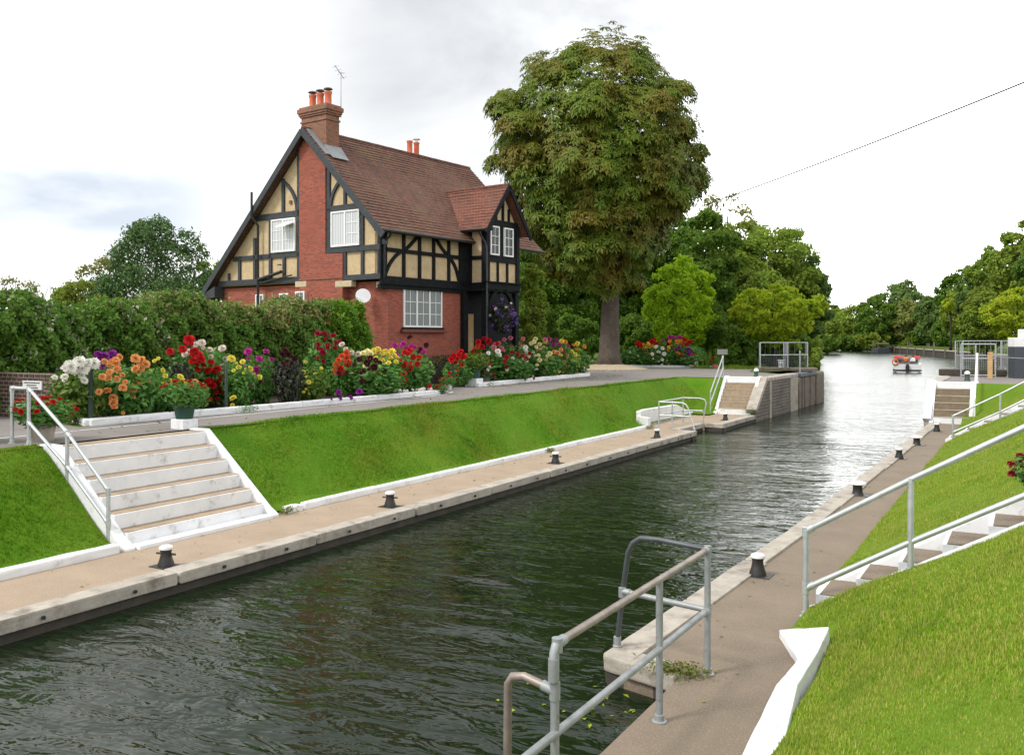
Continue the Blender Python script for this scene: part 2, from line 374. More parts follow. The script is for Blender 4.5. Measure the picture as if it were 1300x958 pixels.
def np_mesh(name, V, Fc, m, parent=None, smooth=False):
    """V (N,3) array, Fc (M,k) index array"""
    me = bpy.data.meshes.new(name); k = Fc.shape[1]
    me.vertices.add(len(V)); me.vertices.foreach_set('co', V.astype(np.float32).ravel())
    me.loops.add(Fc.size); me.loops.foreach_set('vertex_index', Fc.astype(np.int32).ravel())
    me.polygons.add(len(Fc)); me.polygons.foreach_set('loop_start', np.arange(0, Fc.size, k, dtype=np.int32))
    me.polygons.foreach_set('loop_total', np.full(len(Fc), k, dtype=np.int32))
    if smooth: me.polygons.foreach_set('use_smooth', np.ones(len(Fc), dtype=bool))
    me.update(calc_edges=True); me.materials.append(M[m])
    o = bpy.data.objects.new(name, me); COL.objects.link(o)
    if parent: o.parent = parent
    return o
def nrm(a): return a/np.maximum(np.linalg.norm(a, axis=-1, keepdims=True), 1e-9)
def leaves(pos, nor, size, aspect=.55, droop=.35, jitter=.6, rng=RNG, fold=.18):
    """one folded diamond leaf (2 triangles sharing the mid rib) per position; returns V, F"""
    n = len(pos)
    nn = nrm(nor+rng.normal(0, jitter, (n, 3)))
    t = rng.normal(0, 1, (n, 3)); t = nrm(t-nn*(t*nn).sum(1, keepdims=True))
    t = nrm(t+np.array([0, 0, -droop])); b = nrm(np.cross(nn, t))
    nn = np.cross(t, b)
    s = (size*rng.uniform(.6, 1.35, n))[:, None]
    p0 = pos-t*s*.5; p2 = pos+t*s*.5
    p1 = pos+b*s*aspect*.5+nn*s*fold-t*s*.05; p3 = pos-b*s*aspect*.5+nn*s*fold-t*s*.05
    V = np.stack([p0, p1, p2, p3], 1).reshape(-1, 3)
    i = np.arange(n)[:, None]*4
    Fc = np.concatenate([i+np.array([0, 1, 2]), i+np.array([0, 2, 3])], 0)
    return V, Fc
def merge(parts):
    Vs, Fs, o = [], [], 0
    for V, Fc in parts: Vs.append(V); Fs.append(Fc+o); o += len(V)
    return np.concatenate(Vs), np.concatenate(Fs)
def poly_sheet(pts, z=0.):
    mb = MB(); tri = tessellate_polygon([[Vector((p[0], p[1], 0)) for p in pts]]); fs = []
    for t in tri:
        a, b, c = (pts[i] for i in t)
        if (b[0]-a[0])*(c[1]-a[1])-(c[0]-a[0])*(b[1]-a[1]) < 0: t = (t[0], t[2], t[1])
        fs.append(tuple(t))
    mb.add([(p[0], p[1], p[2] if len(p) > 2 else z) for p in pts], fs); return mb

# ================================================================== SETTING: ground, water, paths
LB = [(-11.6,58.6),(-14.5,58.9),(-17.5,66),(-18.5,78),(-21,100),(-30,125),(-62,200),(-95,260),(-160,320),(-900,330)]
RB = [(-3.9,57.6),(0,60),(4,80),(2,140),(-10,193),(-38,302),(-120,420),(-900,700)]
g = poly_sheet([(-15.55,-9),(-15.55,44.55),(-11.6,44.55)]+LB+[(-900,-9)], UP)
for (a, b) in zip(LB[:-1], LB[1:]): g.add([(a[0],a[1],UP),(b[0],b[1],UP),(b[0]+.6,b[1]-.2,-1.2),(a[0]+.6,a[1]-.2,-1.2)], [(0,1,2,3)])
struct('ground', g, 'field')
g = poly_sheet([(.35,-9),(.35,44.35),(-3.8,44.35)]+RB+[(-900,1500),(900,1500),(900,-9)], UP)
for (a, b) in zip(RB[:-1], RB[1:]): g.add([(a[0],a[1],UP),(b[0],b[1],UP),(b[0]-.6,b[1]-.3,-1.2),(a[0]-.6,a[1]-.3,-1.2)], [(3,2,1,0)])
struct('ground', g, 'field')
w = MB(); w.add([(-900,-12,ZW),(300,-12,ZW),(300,900,ZW),(-900,900,ZW)], [(0,1,2,3)]); struct('water', w, 'water')

# left towpath with the ladder recess
tp = MB(); tp.prism([(-11.70,-9),(-13.6,-9),(-13.6,34.3),(-14.3,34.9),(-14.3,42.9),(-11.55,42.9),(-11.55,37.6),(-12.35,37.6),(-12.35,34.15),(-11.7,34.15)], -1.2, 0)
struct('towpath', tp, 'tow')
XR = lambda Y: np.interp(Y, [3, 9.4, 17.2, 30, 42.6], [-4.3, -4.22, -3.95, -3.82, -3.75])
tp = MB(); tp.prism([(XR(9.5)+.06,9.46),(-3.25,9.24),(-3.25,1),(-1.7,1),(-2.1,9.5),(-2.25,10.6),(-2.5,11.5),(-2.5,44.35),(XR(42.6)+.25,44.35),(XR(30)+.3,30),(XR(17.2)+.3,17.2)], -1.2, 0)
struct('towpath', tp, 'tow2')
# upper asphalt path beside the beds, widening round the lock head
ap = poly_sheet([(-15.72,-9),(-15.72,44.5),(-11.62,44.5),(-11.62,50.5),(-14.5,53.5),(-15.5,58),(-18.5,58.4),(-22.2,57.8),(-27,58.3),(-40,58),(-40,54),(-28,51),(-22,47.5),(-20.9,44.6),(-20.4,43.6),(-19.6,31),(-22.4,31.6),(-22.4,27.6),(-18.2,26.9),(-18.2,12.6),(-24,14.2),(-24,9),(-18.5,8),(-18.5,-9)], UP+.006)
struct('path', ap, 'asphalt')
ap = poly_sheet([(-3.75,44.4),(2,44.4),(12,48),(12,55),(-3.75,55)], UP+.006); struct('path', ap, 'asphalt')
# the thin cream line painted along the path edge
ln = MB()
lnp = [(-17.45,8.5),(-17.55,15),(-17.55,24.5),(-17.75,26.3),(-18.3,27.6),(-19.5,28.4)]
for a, b in zip(lnp[:-1], lnp[1:]):
    d = (Vector(b)-Vector(a)).normalized(); n = Vector((-d.y, d.x))*.035
    ln.add([(a[0]+n.x,a[1]+n.y,UP+.011),(b[0]+n.x,b[1]+n.y,UP+.011),(b[0]-n.x,b[1]-n.y,UP+.011),(a[0]-n.x,a[1]-n.y,UP+.011)], [(0,3,2,1)])
struct('path_line', ln, 'white_conc')
# soil of the three beds and the gravel under the tree
bd = poly_sheet([(-18.5,13.2),(-18.2,26.2),(-18.9,26.9),(-21.6,26.9),(-22.2,13.6)], UP+.05)
struct('bed_soil', bd, 'earth')
bd = poly_sheet([(-19.6,31.2),(-20.4,43.3),(-22.9,43.6),(-22.4,31.2)], UP+.05); struct('bed_soil', bd, 'earth')
bd = poly_sheet([(-17.6,58.8),(-25.2,58.8),(-25.2,62.5),(-17.6,62.5)], UP+.05); struct('bed_soil', bd, 'earth')
TREE = Vector((-24.0, 54.6, UP))
mb = MB(); mb.lathe([(.6,.34),(1.2,.24),(2.0,.13),(2.45,.05),(2.6,.0)][::-1], (0,0,0), 28)
o = struct('gravel_ring', mb, 'pebble'); o.location = TREE

# grass slopes -------------------------------------------------
def hn(x, y): return .025*math.sin(1.7*x+.9*y)+.02*math.sin(.63*y-2.1*x+1)+.015*math.sin(2.9*y+1.3*x)
def zl(x, y):
    x0 = -13.55 if y < 34.4 else -14.0
    if y > 41.5: x0 = -14.0+min(1., (y-41.5)/1.2)*.7
    t = max(0., min(1., (x0-x)/(-15.6+0.0-x0)*-1)); s = max(0., min(1., (y-42.6)/1.9))
    t = max(t, s if x < -13.1 else 0)
    e = t*(1.06-.06*t) ; e = e if e < .86 else .86+(1-math.exp(-(e-.86)*6))*.14/ (1-math.exp(-.84))
    return .06+(UP-.05)*min(e, 1.0)+hn(x, y)*min(1, 4*t*(1-t)+.15)
def zr(x, y):
    x0 = -2.02-.56*max(0., min(1., (y-9.8)/1.5))
    t = max(0., min(1., (x-x0)/(.38-x0)))
    if y > 42.4: t = max(t, min(1., (y-42.4)/1.9))
    return .05+(UP-.045)*min(1, t*1.02)+hn(x, y)*min(1, 4*t*(1-t)+.15)
def slope(zf, x0, x1, y0, y1, m, step=.22):
    nx = max(2, int(abs(x1-x0)/step)); ny = max(2, int((y1-y0)/step)); mb = MB()
    for j in range(ny+1):
        for i in range(nx+1):
            x = x0+(x1-x0)*i/nx; y = y0+(y1-y0)*j/ny; mb.v.append((x, y, zf(x, y)))
    for j in range(ny):
        for i in range(nx):
            a = j*(nx+1)+i; q = (a, a+1, a+nx+2, a+nx+1); mb.f.append(q if x1 > x0 else q[::-1])
    # skirts so that no edge hangs open
    for i in range(nx+1):
        pass
    return struct('grass_bank', mb, m, smooth=True)
LSEG = [(-13.45,-15.85,-9,10.02), (-13.45,-15.85,13.72,34.4), (-13.9,-15.85,34.4,41.5), (-13.15,-15.85,41.5,44.6)]
RSEG = [(-1.95,.5,1.0,11.26), (-2.55,.5,11.25,12.16), (-2.4,-1.9,10.82,11.28), (-2.62,-2.3,11.12,11.3), (-2.2,-1.9,10.55,10.9), (-2.55,.5,13.3,34.0), (-2.55,.5,35.2,42.7), (-2.12,.5,42.7,44.5)]
for s_ in LSEG: slope(zl, s_[0], s_[1], s_[2], s_[3], 'turf')
for s_ in RSEG: slope(zr, s_[0], s_[1], s_[2], s_[3], 'turf_r')
def blades(name, segs, zf, dens, h, m, extra=()):
    out = []
    pts = []
    for (x0, x1, y0, y1), dn in zip(segs, dens):
        n = int(abs(x1-x0)*(y1-y0)*dn)
        xs = RNG.uniform(min(x0, x1), max(x0, x1), n); ys = RNG.uniform(y0, y1, n)
        pts.append(np.stack([xs, ys, np.array([zf(a, b) for a, b in zip(xs, ys)])], 1))
    for (x0, x1, y0, y1, z, dn) in extra:
        n = int((x1-x0)*(y1-y0)*dn); pts.append(np.stack([RNG.uniform(x0, x1, n), RNG.uniform(y0, y1, n), np.full(n, z)], 1))
    p = np.concatenate(pts); n = len(p)
    patch = .75+.35*np.sin(p[:, 0]*1.9+np.sin(p[:, 1]*.8))*np.sin(p[:, 1]*1.3+1.3*p[:, 0])
    hh = h*RNG.uniform(.5, 1.4, n)*patch
    a = RNG.uniform(0, 2*np.pi, n); lean = RNG.uniform(.1, .9, n)*hh
    wv = np.stack([-np.sin(a), np.cos(a), np.zeros(n)], 1)*(hh*.11+.003)[:, None]
    dv = np.stack([np.cos(a)*lean, np.sin(a)*lean, hh], 1)
    base = p-np.array([0, 0, .01])
    V = np.stack([base-wv, base+wv, p+dv], 1).reshape(-1, 3)
    return tag(np_mesh(name, V, np.arange(3*n).reshape(-1, 3), m), kind='stuff', label='short mown lawn grass growing on the sloping lock bank', cat='grass')
blades('grass', [(-13.5,-15.75,2,10.0),(-13.5,-15.75,13.75,24),(-13.5,-15.75,24,34.4),(-14.0,-15.75,34.4,44)], zl, [1700,1500,900,500], .065, 'grass')
blades('grass', [(-1.7,.6,3.4,7),(-1.85,.6,7,8.5),(-1.93,.6,8.5,11.25),(-2.38,-1.9,10.95,11.25),(-2.5,.6,11.25,12.16),(-2.55,.5,13.3,22),(-2.55,.5,22,34),(-2.5,.5,35.2,44)], zr, [5200,5600,5600,5600,5600,2600,1100,600], .045, 'grass_r', extra=[(.5,3.2,3.4,14,UP,2000)])
blades('grass', [(-19.6,-15.7,57.7,60.5)], lambda x, y: UP, [250], .22, 'grass', extra=[(-3.2,1.5,55.2,58,UP,150)])

# ================================================================== lock walls, kerbs, steps
def place(o, loc): o.location = loc; return o
def lock_wall(label, path, side, ends, bolts=True, stone='conc_pale'):
    """path: list of (x,y) of the water-side top edge, side: +1 water lies towards +x"""
    t = thing('lock_wall', label, 'lock wall', (path[0][0], path[0][1], 0))
    L = Vector((path[0][0], path[0][1], 0)); wall = MB()
    bolt0 = None
    for sg_, (a, b) in enumerate(zip(path[:-1], path[1:])):
        a = Vector(a); b = Vector(b); n = max(1, round((b-a).length/3.1)); d = (b-a).normalized(); q = Vector((d.y, -d.x))
        if q.x*side < 0: q = -q
        for i in range(n):
            s = a+(b-a)*(i/n)+d*.012; e = a+(b-a)*((i+1)/n)-d*.012
            w = .37+.02*math.sin(i*2.3); h = .028+.006*math.sin(i*4.1)+.007*sg_
            s2 = s-q*w; e2 = e-q*w; js = q*(.012*math.sin(i*3.7+a.y))
            mb = MB(); mb.prism([(s+js)[:], (e+js)[:], e2[:], s2[:]], -.15, h)
            roughen(mb.build('coping_stone', stone, t, bevel=.03, off=L), .022, .2, 3)
            if bolts:
                for u in (.28, .74):
                    c = s+(e-s)*u+q*.02
                    if bolt0 is None:
                        bm_ = MB(); bm_.tube([(0, 0, 0), (.03*side, 0, 0)], .028, 8); bolt0 = bm_.build('bolt', 'iron', t); bo = bolt0
                    else: bo = bolt0.copy(); COL.objects.link(bo); bo.parent = t
                    bo.location = Vector((c.x, c.y, -.065))-L
        wall.prism([(a-q*.06)[:], (b-q*.06)[:], (b-q*.5)[:], (a-q*.5)[:]], -1.2, -.155)
    wall.build('wall_face', 'wood_dark', t, off=L)
    return t
lock_wall('long grey coped lock wall below the flower side towpath, with black bolts', [(-11.33,-9),(-11.3,34.2)], 1, None)
lock_wall('coped wall stepping back round the ladder recess of the flower side towpath', [(-11.3,34.22),(-12.03,34.24),(-12.03,37.35)], 1, None, False)
lock_wall('short coped wall with pale corner between the ladder recess and the far brick wall', [(-12.03,37.38),(-11.2,37.4),(-11.2,42.6)], 1, None, False)
lock_wall('coped lock wall edging the water on the bank side, with its near end in view', [(-3.27,9.18),(XR(9.4),9.42),(XR(17.2),17.2),(XR(30),30),(XR(42.6),44.3)], -1, None, False, 'conc_pale')

def kerb(label, pts, w=.17, h=.12, z=0., m='white_conc', cat='kerb', group=None, seg=2.4):
    t = MB(); o = Vector((pts[0][0], pts[0][1], z))
    for a, b in zip(pts[:-1], pts[1:]):
        a = Vector(a); b = Vector(b); n = max(1, round((b-a).length/seg)); d = (b-a).normalized(); q = Vector((-d.y, d.x))*w/2
        for i in range(n):
            s = a+(b-a)*(i/n); e = a+(b-a)*((i+1)/n)-d*.01; jj = q.normalized()*random.uniform(-.008, .008)
            t.prism([(s+q+jj)[:], (e+q+jj)[:], (e-q+jj)[:], (s-q+jj)[:]], z-.1, z+h+random.uniform(-.008, .008))
    ob = t.build('kerb', m, bevel=.035, off=o); ob.location = o; roughen(ob, .035, .16, 3)
    return tag(ob, label, cat, group)
kerb('white painted kerb at the foot of the grass left of the broad white steps', [(-13.42,-9),(-13.42,10.0)], .2, .15)
kerb('long white painted kerb between grass bank and towpath right of the broad white steps', [(-13.42,14.5),(-13.42,34.4)], .18, .13)
kerb('small separate white kerb block at the foot of the broad white steps', [(-13.42,13.98),(-13.42,14.42)], .22, .13)
kerb('white kerb along the front of the long dahlia bed, bent back at its near corner', [(-20.6,13.9),(-18.35,12.95),(-18.05,26.2),(-18.3,26.8),(-18.9,27.0)], .2, .16, UP)
kerb('white kerb along the front of the dahlia bed before the porch', [(-19.45,31.1),(-20.2,43.4)], .2, .17, UP)
kerb('short white kerb returning towards the house beside the low red tub', [(-22.2,33.0),(-19.95,31.15)], .18, .13, UP)
kerb('broken white kerb in front of the far dahlia bed beyond the big tree', [(-17.9,58.7),(-20.2,58.75),(-25,58.8)], .2, .14, UP)
# retaining walls
mb = MB(); mb.prism([(35.0,-.05),(35.0,.62),(35.6,.66),(39.4,.62),(41.3,.16),(42.6,.12),(42.6,-.05)], -14.15, -13.95, 'x')
mb.prism([(-13.42,34.42),(-13.34,34.56),(-13.93,35.05),(-14.1,34.98)], -.05, .42)
o = mb.build('retaining_wall', 'white_conc', bevel=.02, off=(-14, 38, 0)); o.location = (-14, 38, 0)
tag(o, 'low white retaining wall behind the ladder rails at the end of the flower side towpath', 'low wall')
mb = MB(); tv = [P(989,798,.10), P(1053,794,.44), P(1038,826,.27), P(1013,866,.18), Vector((-1.72,7.0,.15)), Vector((-1.4,3.0,.15)), Vector((-1.75,3.0,.10)), Vector((-2.08,7.0,.10)), P(985,868,.08), P(1013,836,.08)]
nt_ = len(tv); mb.v += [tuple(p) for p in tv]+[(p.x+(.04 if k in (1,2,3,4,5) else 0), p.y, -.08) for k, p in enumerate(tv)]
for k in range(nt_): q_ = (k+1) % nt_; mb.f.append((k, q_, q_+nt_, k+nt_))
mb.f += [(0,9,2,1), (9,8,3,2), (8,7,4,3), (7,6,5,4)]
o = roughen(mb.build('kerb', 'white_conc', bevel=.02, off=(-2.3, 10, 0)), .02, .2, 3); o.location = (-2.3, 10, 0)
tag(o, 'white wedge shaped kerb with flared corner where the near lawn meets the towpath', 'kerb')
# thin edging of the right towpath
kerb('thin pale edging strip between the near grass slope and the towpath', [(-2.53,13.4),(-2.53,33.9)], .07, .05, 0, 'conc_pale', 'edging')

def steps(label, n, rise, going, x_bot, y0, y1, direction, cheeks=.24, z0=0., riser_m='white_conc', tread_m='tread', top_white=False, axis='x', lip=.028):
    """flight climbing along direction*axis; for axis 'y' x and y swap roles"""
    base = (x_bot, (y0+y1)/2, z0) if axis == 'x' else ((y0+y1)/2, x_bot, z0)
    t = thing('steps', label, 'steps', base)
    def bx(a0, a1, b0, b1, zz0, zz1):
        mb = MB(); a0, a1 = min(a0, a1), max(a0, a1)
        return mb.box(a0, a1, b0, b1, zz0, zz1) if axis == 'x' else mb.box(b0, b1, a0, a1, zz0, zz1)
    end = x_bot+direction*going*n
    for i in range(n):
        a = x_bot+direction*going*i; top = z0+rise*(i+1)
        wm = 'white_conc' if (top_white and (i == n-1 or i == 0)) else riser_m
        bx(a, end+direction*.2, y0, y1, z0-.3 if i == 0 else top-rise+.0, top-.012).build('riser', wm, t, bevel=.012, off=base)
        if i < n-1 or not top_white:
            bx(a+direction*lip, a+direction*(going+ (.3 if i == n-1 else -.004)), y0+.012, y1-.012, top-.03, top).build('tread', tread_m, t, off=base)
    if cheeks:
        for (b0, b1) in ((y0-cheeks, y0), (y1, y1+cheeks)):
            # sloping side wall, a little above the nosings
            p = [(x_bot-direction*.22, z0-.3), (x_bot-direction*.22, z0+.04), (x_bot-direction*.02, z0+.16), (end-direction*.22, z0+rise*n+.03), (end+direction*.2, z0+rise*n+.03), (end+direction*.2, z0-.3)]
            mb = MB(); mb.prism(p, b0, b1, 'y' if axis == 'x' else 'x'); mb.build('side_wall', 'white_conc', t, bevel=.02, off=base)
    return t
st1 = steps('broad white painted steps with brown treads climbing to the dahlia bed', 6, UP/6, .335, -13.5, 10.26, 13.46, -1, .21)
mb = MB(); mb.box(-13.5,-13.2,10.28,13.42,-.2,.07); mb.build('bottom_step', 'white_conc', st1, bevel=.015, off=st1.location)
steps('narrow steps with white surround at the far end of the flower side towpath', 6, .29, .30, 42.75, -13.1, -11.62, 1, .16, riser_m='tread', tread_m='conc_pale', top_white=True, axis='y', lip=-.012)
steps('narrow brown steps with white surround at the far end of the bank side towpath', 6, .285, .30, 42.6, -3.66, -2.3, 1, .15, riser_m='tread_dark', tread_m='conc_pale', top_white=True, axis='y', lip=-.012)
def hill_steps(label, yn, yf, detail):
    """flight climbing the right bank, white far wall and thin near edging"""
    t = thing('steps', label, 'steps', (-2.6, yn, 0)); L = (-2.6, yn, 0); n = 6; g_ = .5; rise = UP/n
    for i in range(n):
        a = -2.45+g_*i; top = rise*(i+1)
        mb = MB(); mb.box(a, .6, yn+.1, yf-.2, top-rise if i else -.2, top-.012); mb.build('riser', 'white_conc', t, off=L)
        mb = MB(); mb.box(a+.05, a+g_-.003, yn+.11, yf-.21, top-.03, top); mb.build('tread', 'tow2', t, off=L)
    p = [(-2.62,-.2),(-2.62,.10),(-2.45,.2),(.55,UP+.34),(.9,UP+.34),(.9,-.2)]
    mb = MB(); mb.prism(p, yf-.2, yf, 'y'); mb.build('side_wall', 'white_conc', t, bevel=.02, off=L)
    p = [(-2.55,-.2),(-2.55,.10),(-2.4,.17),(.45,UP+.1),(.9,UP+.1),(.9,-.2)]
    mb = MB(); mb.prism(p, yn, yn+.1, 'y'); mb.build('side_wall', 'white_conc', t, bevel=.015, off=L)
    return t
hill_steps('white edged steps climbing the near grass slope beside the thick handrail', 12.17, 13.32, True)
hill_steps('distant white edged steps climbing the grass slope beyond the thick handrail', 34.02, 35.15, False)

# ---------------------------------------------------------------- far lock head
def onWall(x, y, X=-11.2): return onX(x, y, X)
t = thing('lock_wall', 'tall grey brick lock head wall with sloping end beside the narrow far steps', 'lock wall', (-11.3, 46, 0)); L = (-11.3, 46, 0)
mb = MB(); mb.prism([(42.62,-1.2),(42.62,.2),(44.7,UP-.12),(51.2,UP-.12),(51.2,-1.2)], -11.62, -11.22, 'x'); mb.build('brickwork', 'grey_brick', t, off=L)
mb = MB(); mb.strip([(42.5,.2),(44.6,UP+.02)], .24, -11.66, -11.16, 'x'); mb.build('sloping_cope', 'conc_pale', t, bevel=.02, off=L)
mb = MB(); mb.box(-11.75,-11.17,44.62,51.25,UP-.14,UP+.05); mb.build('coping', 'conc_pale', t, bevel=.03, off=L)
mb = MB(); mb.box(-11.6,-11.18,45.1,45.45,-1.2,UP-.145); mb.build('quoin', 'conc', t, bevel=.02, off=L)
mb = MB(); mb.box(-11.6,-11.18,49.55,51.3,-1.2,UP-.145); mb.build('gate_quoin', 'conc', t, bevel=.03, off=L)
mb = MB(); mb.box(-13,-11.2,56.4,58.7,-1.2,UP-.05); mb.build('end_pier', 'wood', t, bevel=.12, off=L)
mb = MB(); mb.box(-13.2,-11.75,51.2,56.5,-1.2,UP); mb.build('recess_wall', 'conc', t, off=L)
t = thing('lock_gate', 'open lock gate of upright weathered boards folded against the brick lock head', 'lock gate', (-11.4, 54, 0)); L = (-11.4, 54, 0)
for i in range(9):
    y = 51.9+i*.49
    mb = MB(); mb.box(-11.45-.02*(i % 2),-11.24-.02*(i % 3),y,y+.46,-1.2,UP-.22-.03*(i % 2)); mb.build('board', 'wood' if i != 1 else 'wood_dark', t, bevel=.015, off=L)
mb = MB(); mb.box(-11.75,-11.46,51.75,56.3,-1.2,UP-.1); mb.build('frame', 'wood_dark', t, off=L)
mb = MB(); mb.box(-11.8,-11.2,52.0,56.3,UP-.2,UP+.03); mb.build('top_beam', 'steel', t, bevel=.03, off=L)
mb = MB(); mb.tube([(-11.3,52.3,UP),(-11.3,52.3,UP+1.3)], .05); mb.build('spindle_post', 'galv_dull', t, off=L)
def guard(name, label, loc, w, d, h, mesh_m='galv_dull', rz=0., tall=1.35):
    """three sided tube and mesh guard with a toe plate"""
    t = thing(name, label, 'guard rail', loc, rz)
    cs = [(-w/2, d/2), (-w/2, -d/2), (w/2, -d/2), (w/2, d/2)]
    for c in cs:
        mb = MB(); mb.tube([(c[0], c[1], 0), (c[0], c[1], tall)], .03, 6); mb.build('post', 'galv', t)
    mb = MB()
    for z in (tall, tall*.5):
        mb.tube([(c[0], c[1], z) for c in cs], .026, 6)
    mb.build('rail', 'galv', t)
    for (a, b) in zip(cs[:-1], cs[1:]):
        mb = MB(); a = Vector(a); b = Vector(b); n = int((b-a).length/.09)
        for i in range(1, n):
            p = a+(b-a)*i/n; mb.tube([(p.x, p.y, .05), (p.x, p.y, tall*.5 if i % 3 else tall)], .011, 4, False)
        for k in range(6): z = .08+k*tall*.08; mb.tube([(a.x, a.y, z), (b.x, b.y, z)], .008, 4, False)
        mb.build('mesh_infill', mesh_m, t)
    return t
guard('guard_railing', 'left hand grey mesh guard cage on the far lock head under the yellow green tree', at(982,430,53.5)[:2]+(UP+.28,), 1.55, .8, 0, 'steel', rz=R(18), tall=1.45)
guard('guard_railing', 'right hand grey mesh guard cage on the far lock head beside the gate boards', at(1010,430,54.5)[:2]+(UP+.28,), 1.3, .8, 0, 'steel', rz=R(18), tall=1.45)
mb = MB(); mb.box(-1.6,1.9,-.7,.7,0,.16); o = mb.build('platform', 'wood', bevel=.03); o.location = at(994,430,53.8)[:2]+(UP+.09,); o.rotation_euler = (0, 0, R(18))
tag(o, 'weathered timber platform carrying the two mesh guard cages', 'platform')
mb = MB(); mb.box(-.14,.14,-.12,.12,0,.4); mb.box(-.2,.2,-.16,.16,.4,.46); mb.tube([(0,-.1,.25),(0,-.35,.25)], .07, 8)
o = mb.build('gear_housing', 'white', bevel=.02); o.location = at(992,430,53.4)[:2]+(UP+.26,); tag(o, 'small white gate gear housing between the two mesh guard cages', 'gear box')

# right lock head
t = thing('lock_wall', 'pale concrete lock head wall below the tubular gate frame on the bank side', 'lock wall', (-3.7, 50, 0)); L = (-3.7, 50, 0)
mb = MB(); mb.prism([(42.5,-1.2),(42.5,.1),(44.5,UP+.03),(57.6,UP+.03),(57.6,-1.2)], -4.02, -3.74, 'x'); mb.build('wall_face', 'conc', t, bevel=.02, off=L)
mb = MB(); mb.strip([(42.42,.16),(44.42,UP+.08)], .16, -4.05, -3.72, 'x'); mb.build('sloping_cope', 'white_conc', t, bevel=.02, off=L)
mb = MB(); mb.box(-4.05,-3.5,44.5,50.6,UP-.05,UP+.06); mb.build('coping', 'conc_pale', t, bevel=.03, off=L)
mb = MB(); mb.box(-4.25,-1.1,52.6,53.2,UP+.02,UP+.36); o = mb.build('gate_beam', 'wood_dark', bevel=.04, off=(-2.5,52.9,UP)); o.location = (-2.5,52.9,UP)
tag(o, 'dark timber gate beam lying under the tubular frame on the bank side', 'beam')
t = guard('guard_railing', 'grey mesh guard cage behind the white tubular frame on the bank side lock head', (-2.25, 53.4, UP+.34), 2.3, 1.0, 0, rz=R(24), tall=1.5)
t = thing('tubular_frame', 'bright tubular gate frame in front of the mesh cage on the bank side', 'guard rail', (-2.35, 51.6, UP), R(27)); 
for x in (-.85, -.12, .85):
    mb = MB(); mb.tube([(x,0,0),(x,0,1.68)], .033, 8); mb.build('post', 'galv', t)
for z in (.1, .95, 1.68):
    mb = MB(); mb.tube([(-.85,0,z),(.85,0,z)], .033, 8); mb.build('rail', 'galv', t)
mb = MB(); mb.box(-.11,.11,-.11,.11,0,1.22); mb.box(-.115,.115,-.115,.115,1.22,1.3)
o = mb.build('timber_post', 'wood_tan', bevel=.02); o.location = P(1257,481,UP); tag(o, 'square tan timber post standing before the tubular frame', 'post')
t = thing('control_cabinet', 'dark grey cabinet with stepped white top at the edge of the lock head', 'cabinet', (-.3, 51.6, UP), R(24))
mb = MB(); mb.box(-.62,.7,-.4,.4,0,1.55); mb.build('body', 'kiosk', t, bevel=.02)
mb = MB(); mb.box(-.63,.71,-.41,.41,1.55,2.0); mb.build('cap', 'white', t, bevel=.03)
mb = MB(); mb.box(-.22,.24,-.28,.28,2.0,2.42); mb.build('cap_box', 'white', t, bevel=.03)
mb = MB(); mb.box(-.02,.03,-.43,-.402,.5,1.5); mb.build('cable_duct', 'galv_dull', t)
for z in (1.15,):
    mb = MB(); mb.tube([(-2.2+.0,49.9,UP+1.2),(-1.3,50.4,UP+1.05),(.6,51.0,UP+.95),(2.5,51.8,UP+1.0)], .014, 6); o = mb.build('chain', 'galv', off=(-1.3,50.4,UP)); o.location = (-1.3,50.4,UP)
    tag(o, 'thin pale safety line slung from the tubular frame past the dark cabinet', 'safety line')

# ================================================================== handrails and bollards
def handrail(label, posts, rails, r=.03, m='galv', name='handrail', flange=True, rail_m=None, n=10, cat='handrail', fit=1.35):
    o = posts[0]; L = (o[0], o[1], o[2]); t = thing(name, label, cat, L)
    for (x, y, z0, z1) in posts:
        mb = MB(); mb.tube([(x, y, z0-.05), (x, y, z1)], r, n)
        if flange: mb.lathe([(r*2.1, 0), (r*2.1, .012), (r*1.4, .02), (r*1.35, .07), (r, .075)], (x, y, z0), n)
        mb.build('post', m, t, smooth='auto', off=L)
    done = []
    for i, pts in enumerate(rails):
        mb = MB(); mb.tube(pts, r*.95, n); mb.build('rail', (rail_m or [m]*9)[i], t, smooth='auto', off=L)
        for p in (pts if len(pts) < 4 else (pts[0], pts[-1])):
            if any((Vector(p)-Vector(q)).length < r*2 for q in done): continue
            done.append(p); fm = MB(); P0 = Vector(p); k_ = list(map(tuple, pts)).index(tuple(p))
            fm.tube([P0-Vector((0,0,r*1.9)), P0+Vector((0,0,r*1.2 if (P0.z > max(q[2] for q in pts)-.02 or i == 0) else r*1.9))], r*1.22, n)
            for kk in (k_-1, k_+1):
                if 0 <= kk < len(pts) and (Vector(pts[kk])-P0).length > r*4: fm.tube([P0, P0+(Vector(pts[kk])-P0).normalized()*r*3.1], r*1.2, n)
            fm.ball(p, r*1.24, n=n); fm.build('tube_fitting', m, t, smooth='auto', off=L)
    return t
# left steps
LP = [(-13.72,10.05,.05,1.02),(-14.85,10.05,.93,1.95),(-15.98,10.05,UP,UP+1.05),(-16.5,10.05,UP,UP+1.05)]
rl = lambda q: [(p[0], p[1], p[2]+(p[3]-p[2])*q) for p in LP]
handrail('galvanised handrail down the left side of the broad white steps', LP, [rl(.985)[:3], rl(.985)[2:], rl(.4)[:3]], .034)
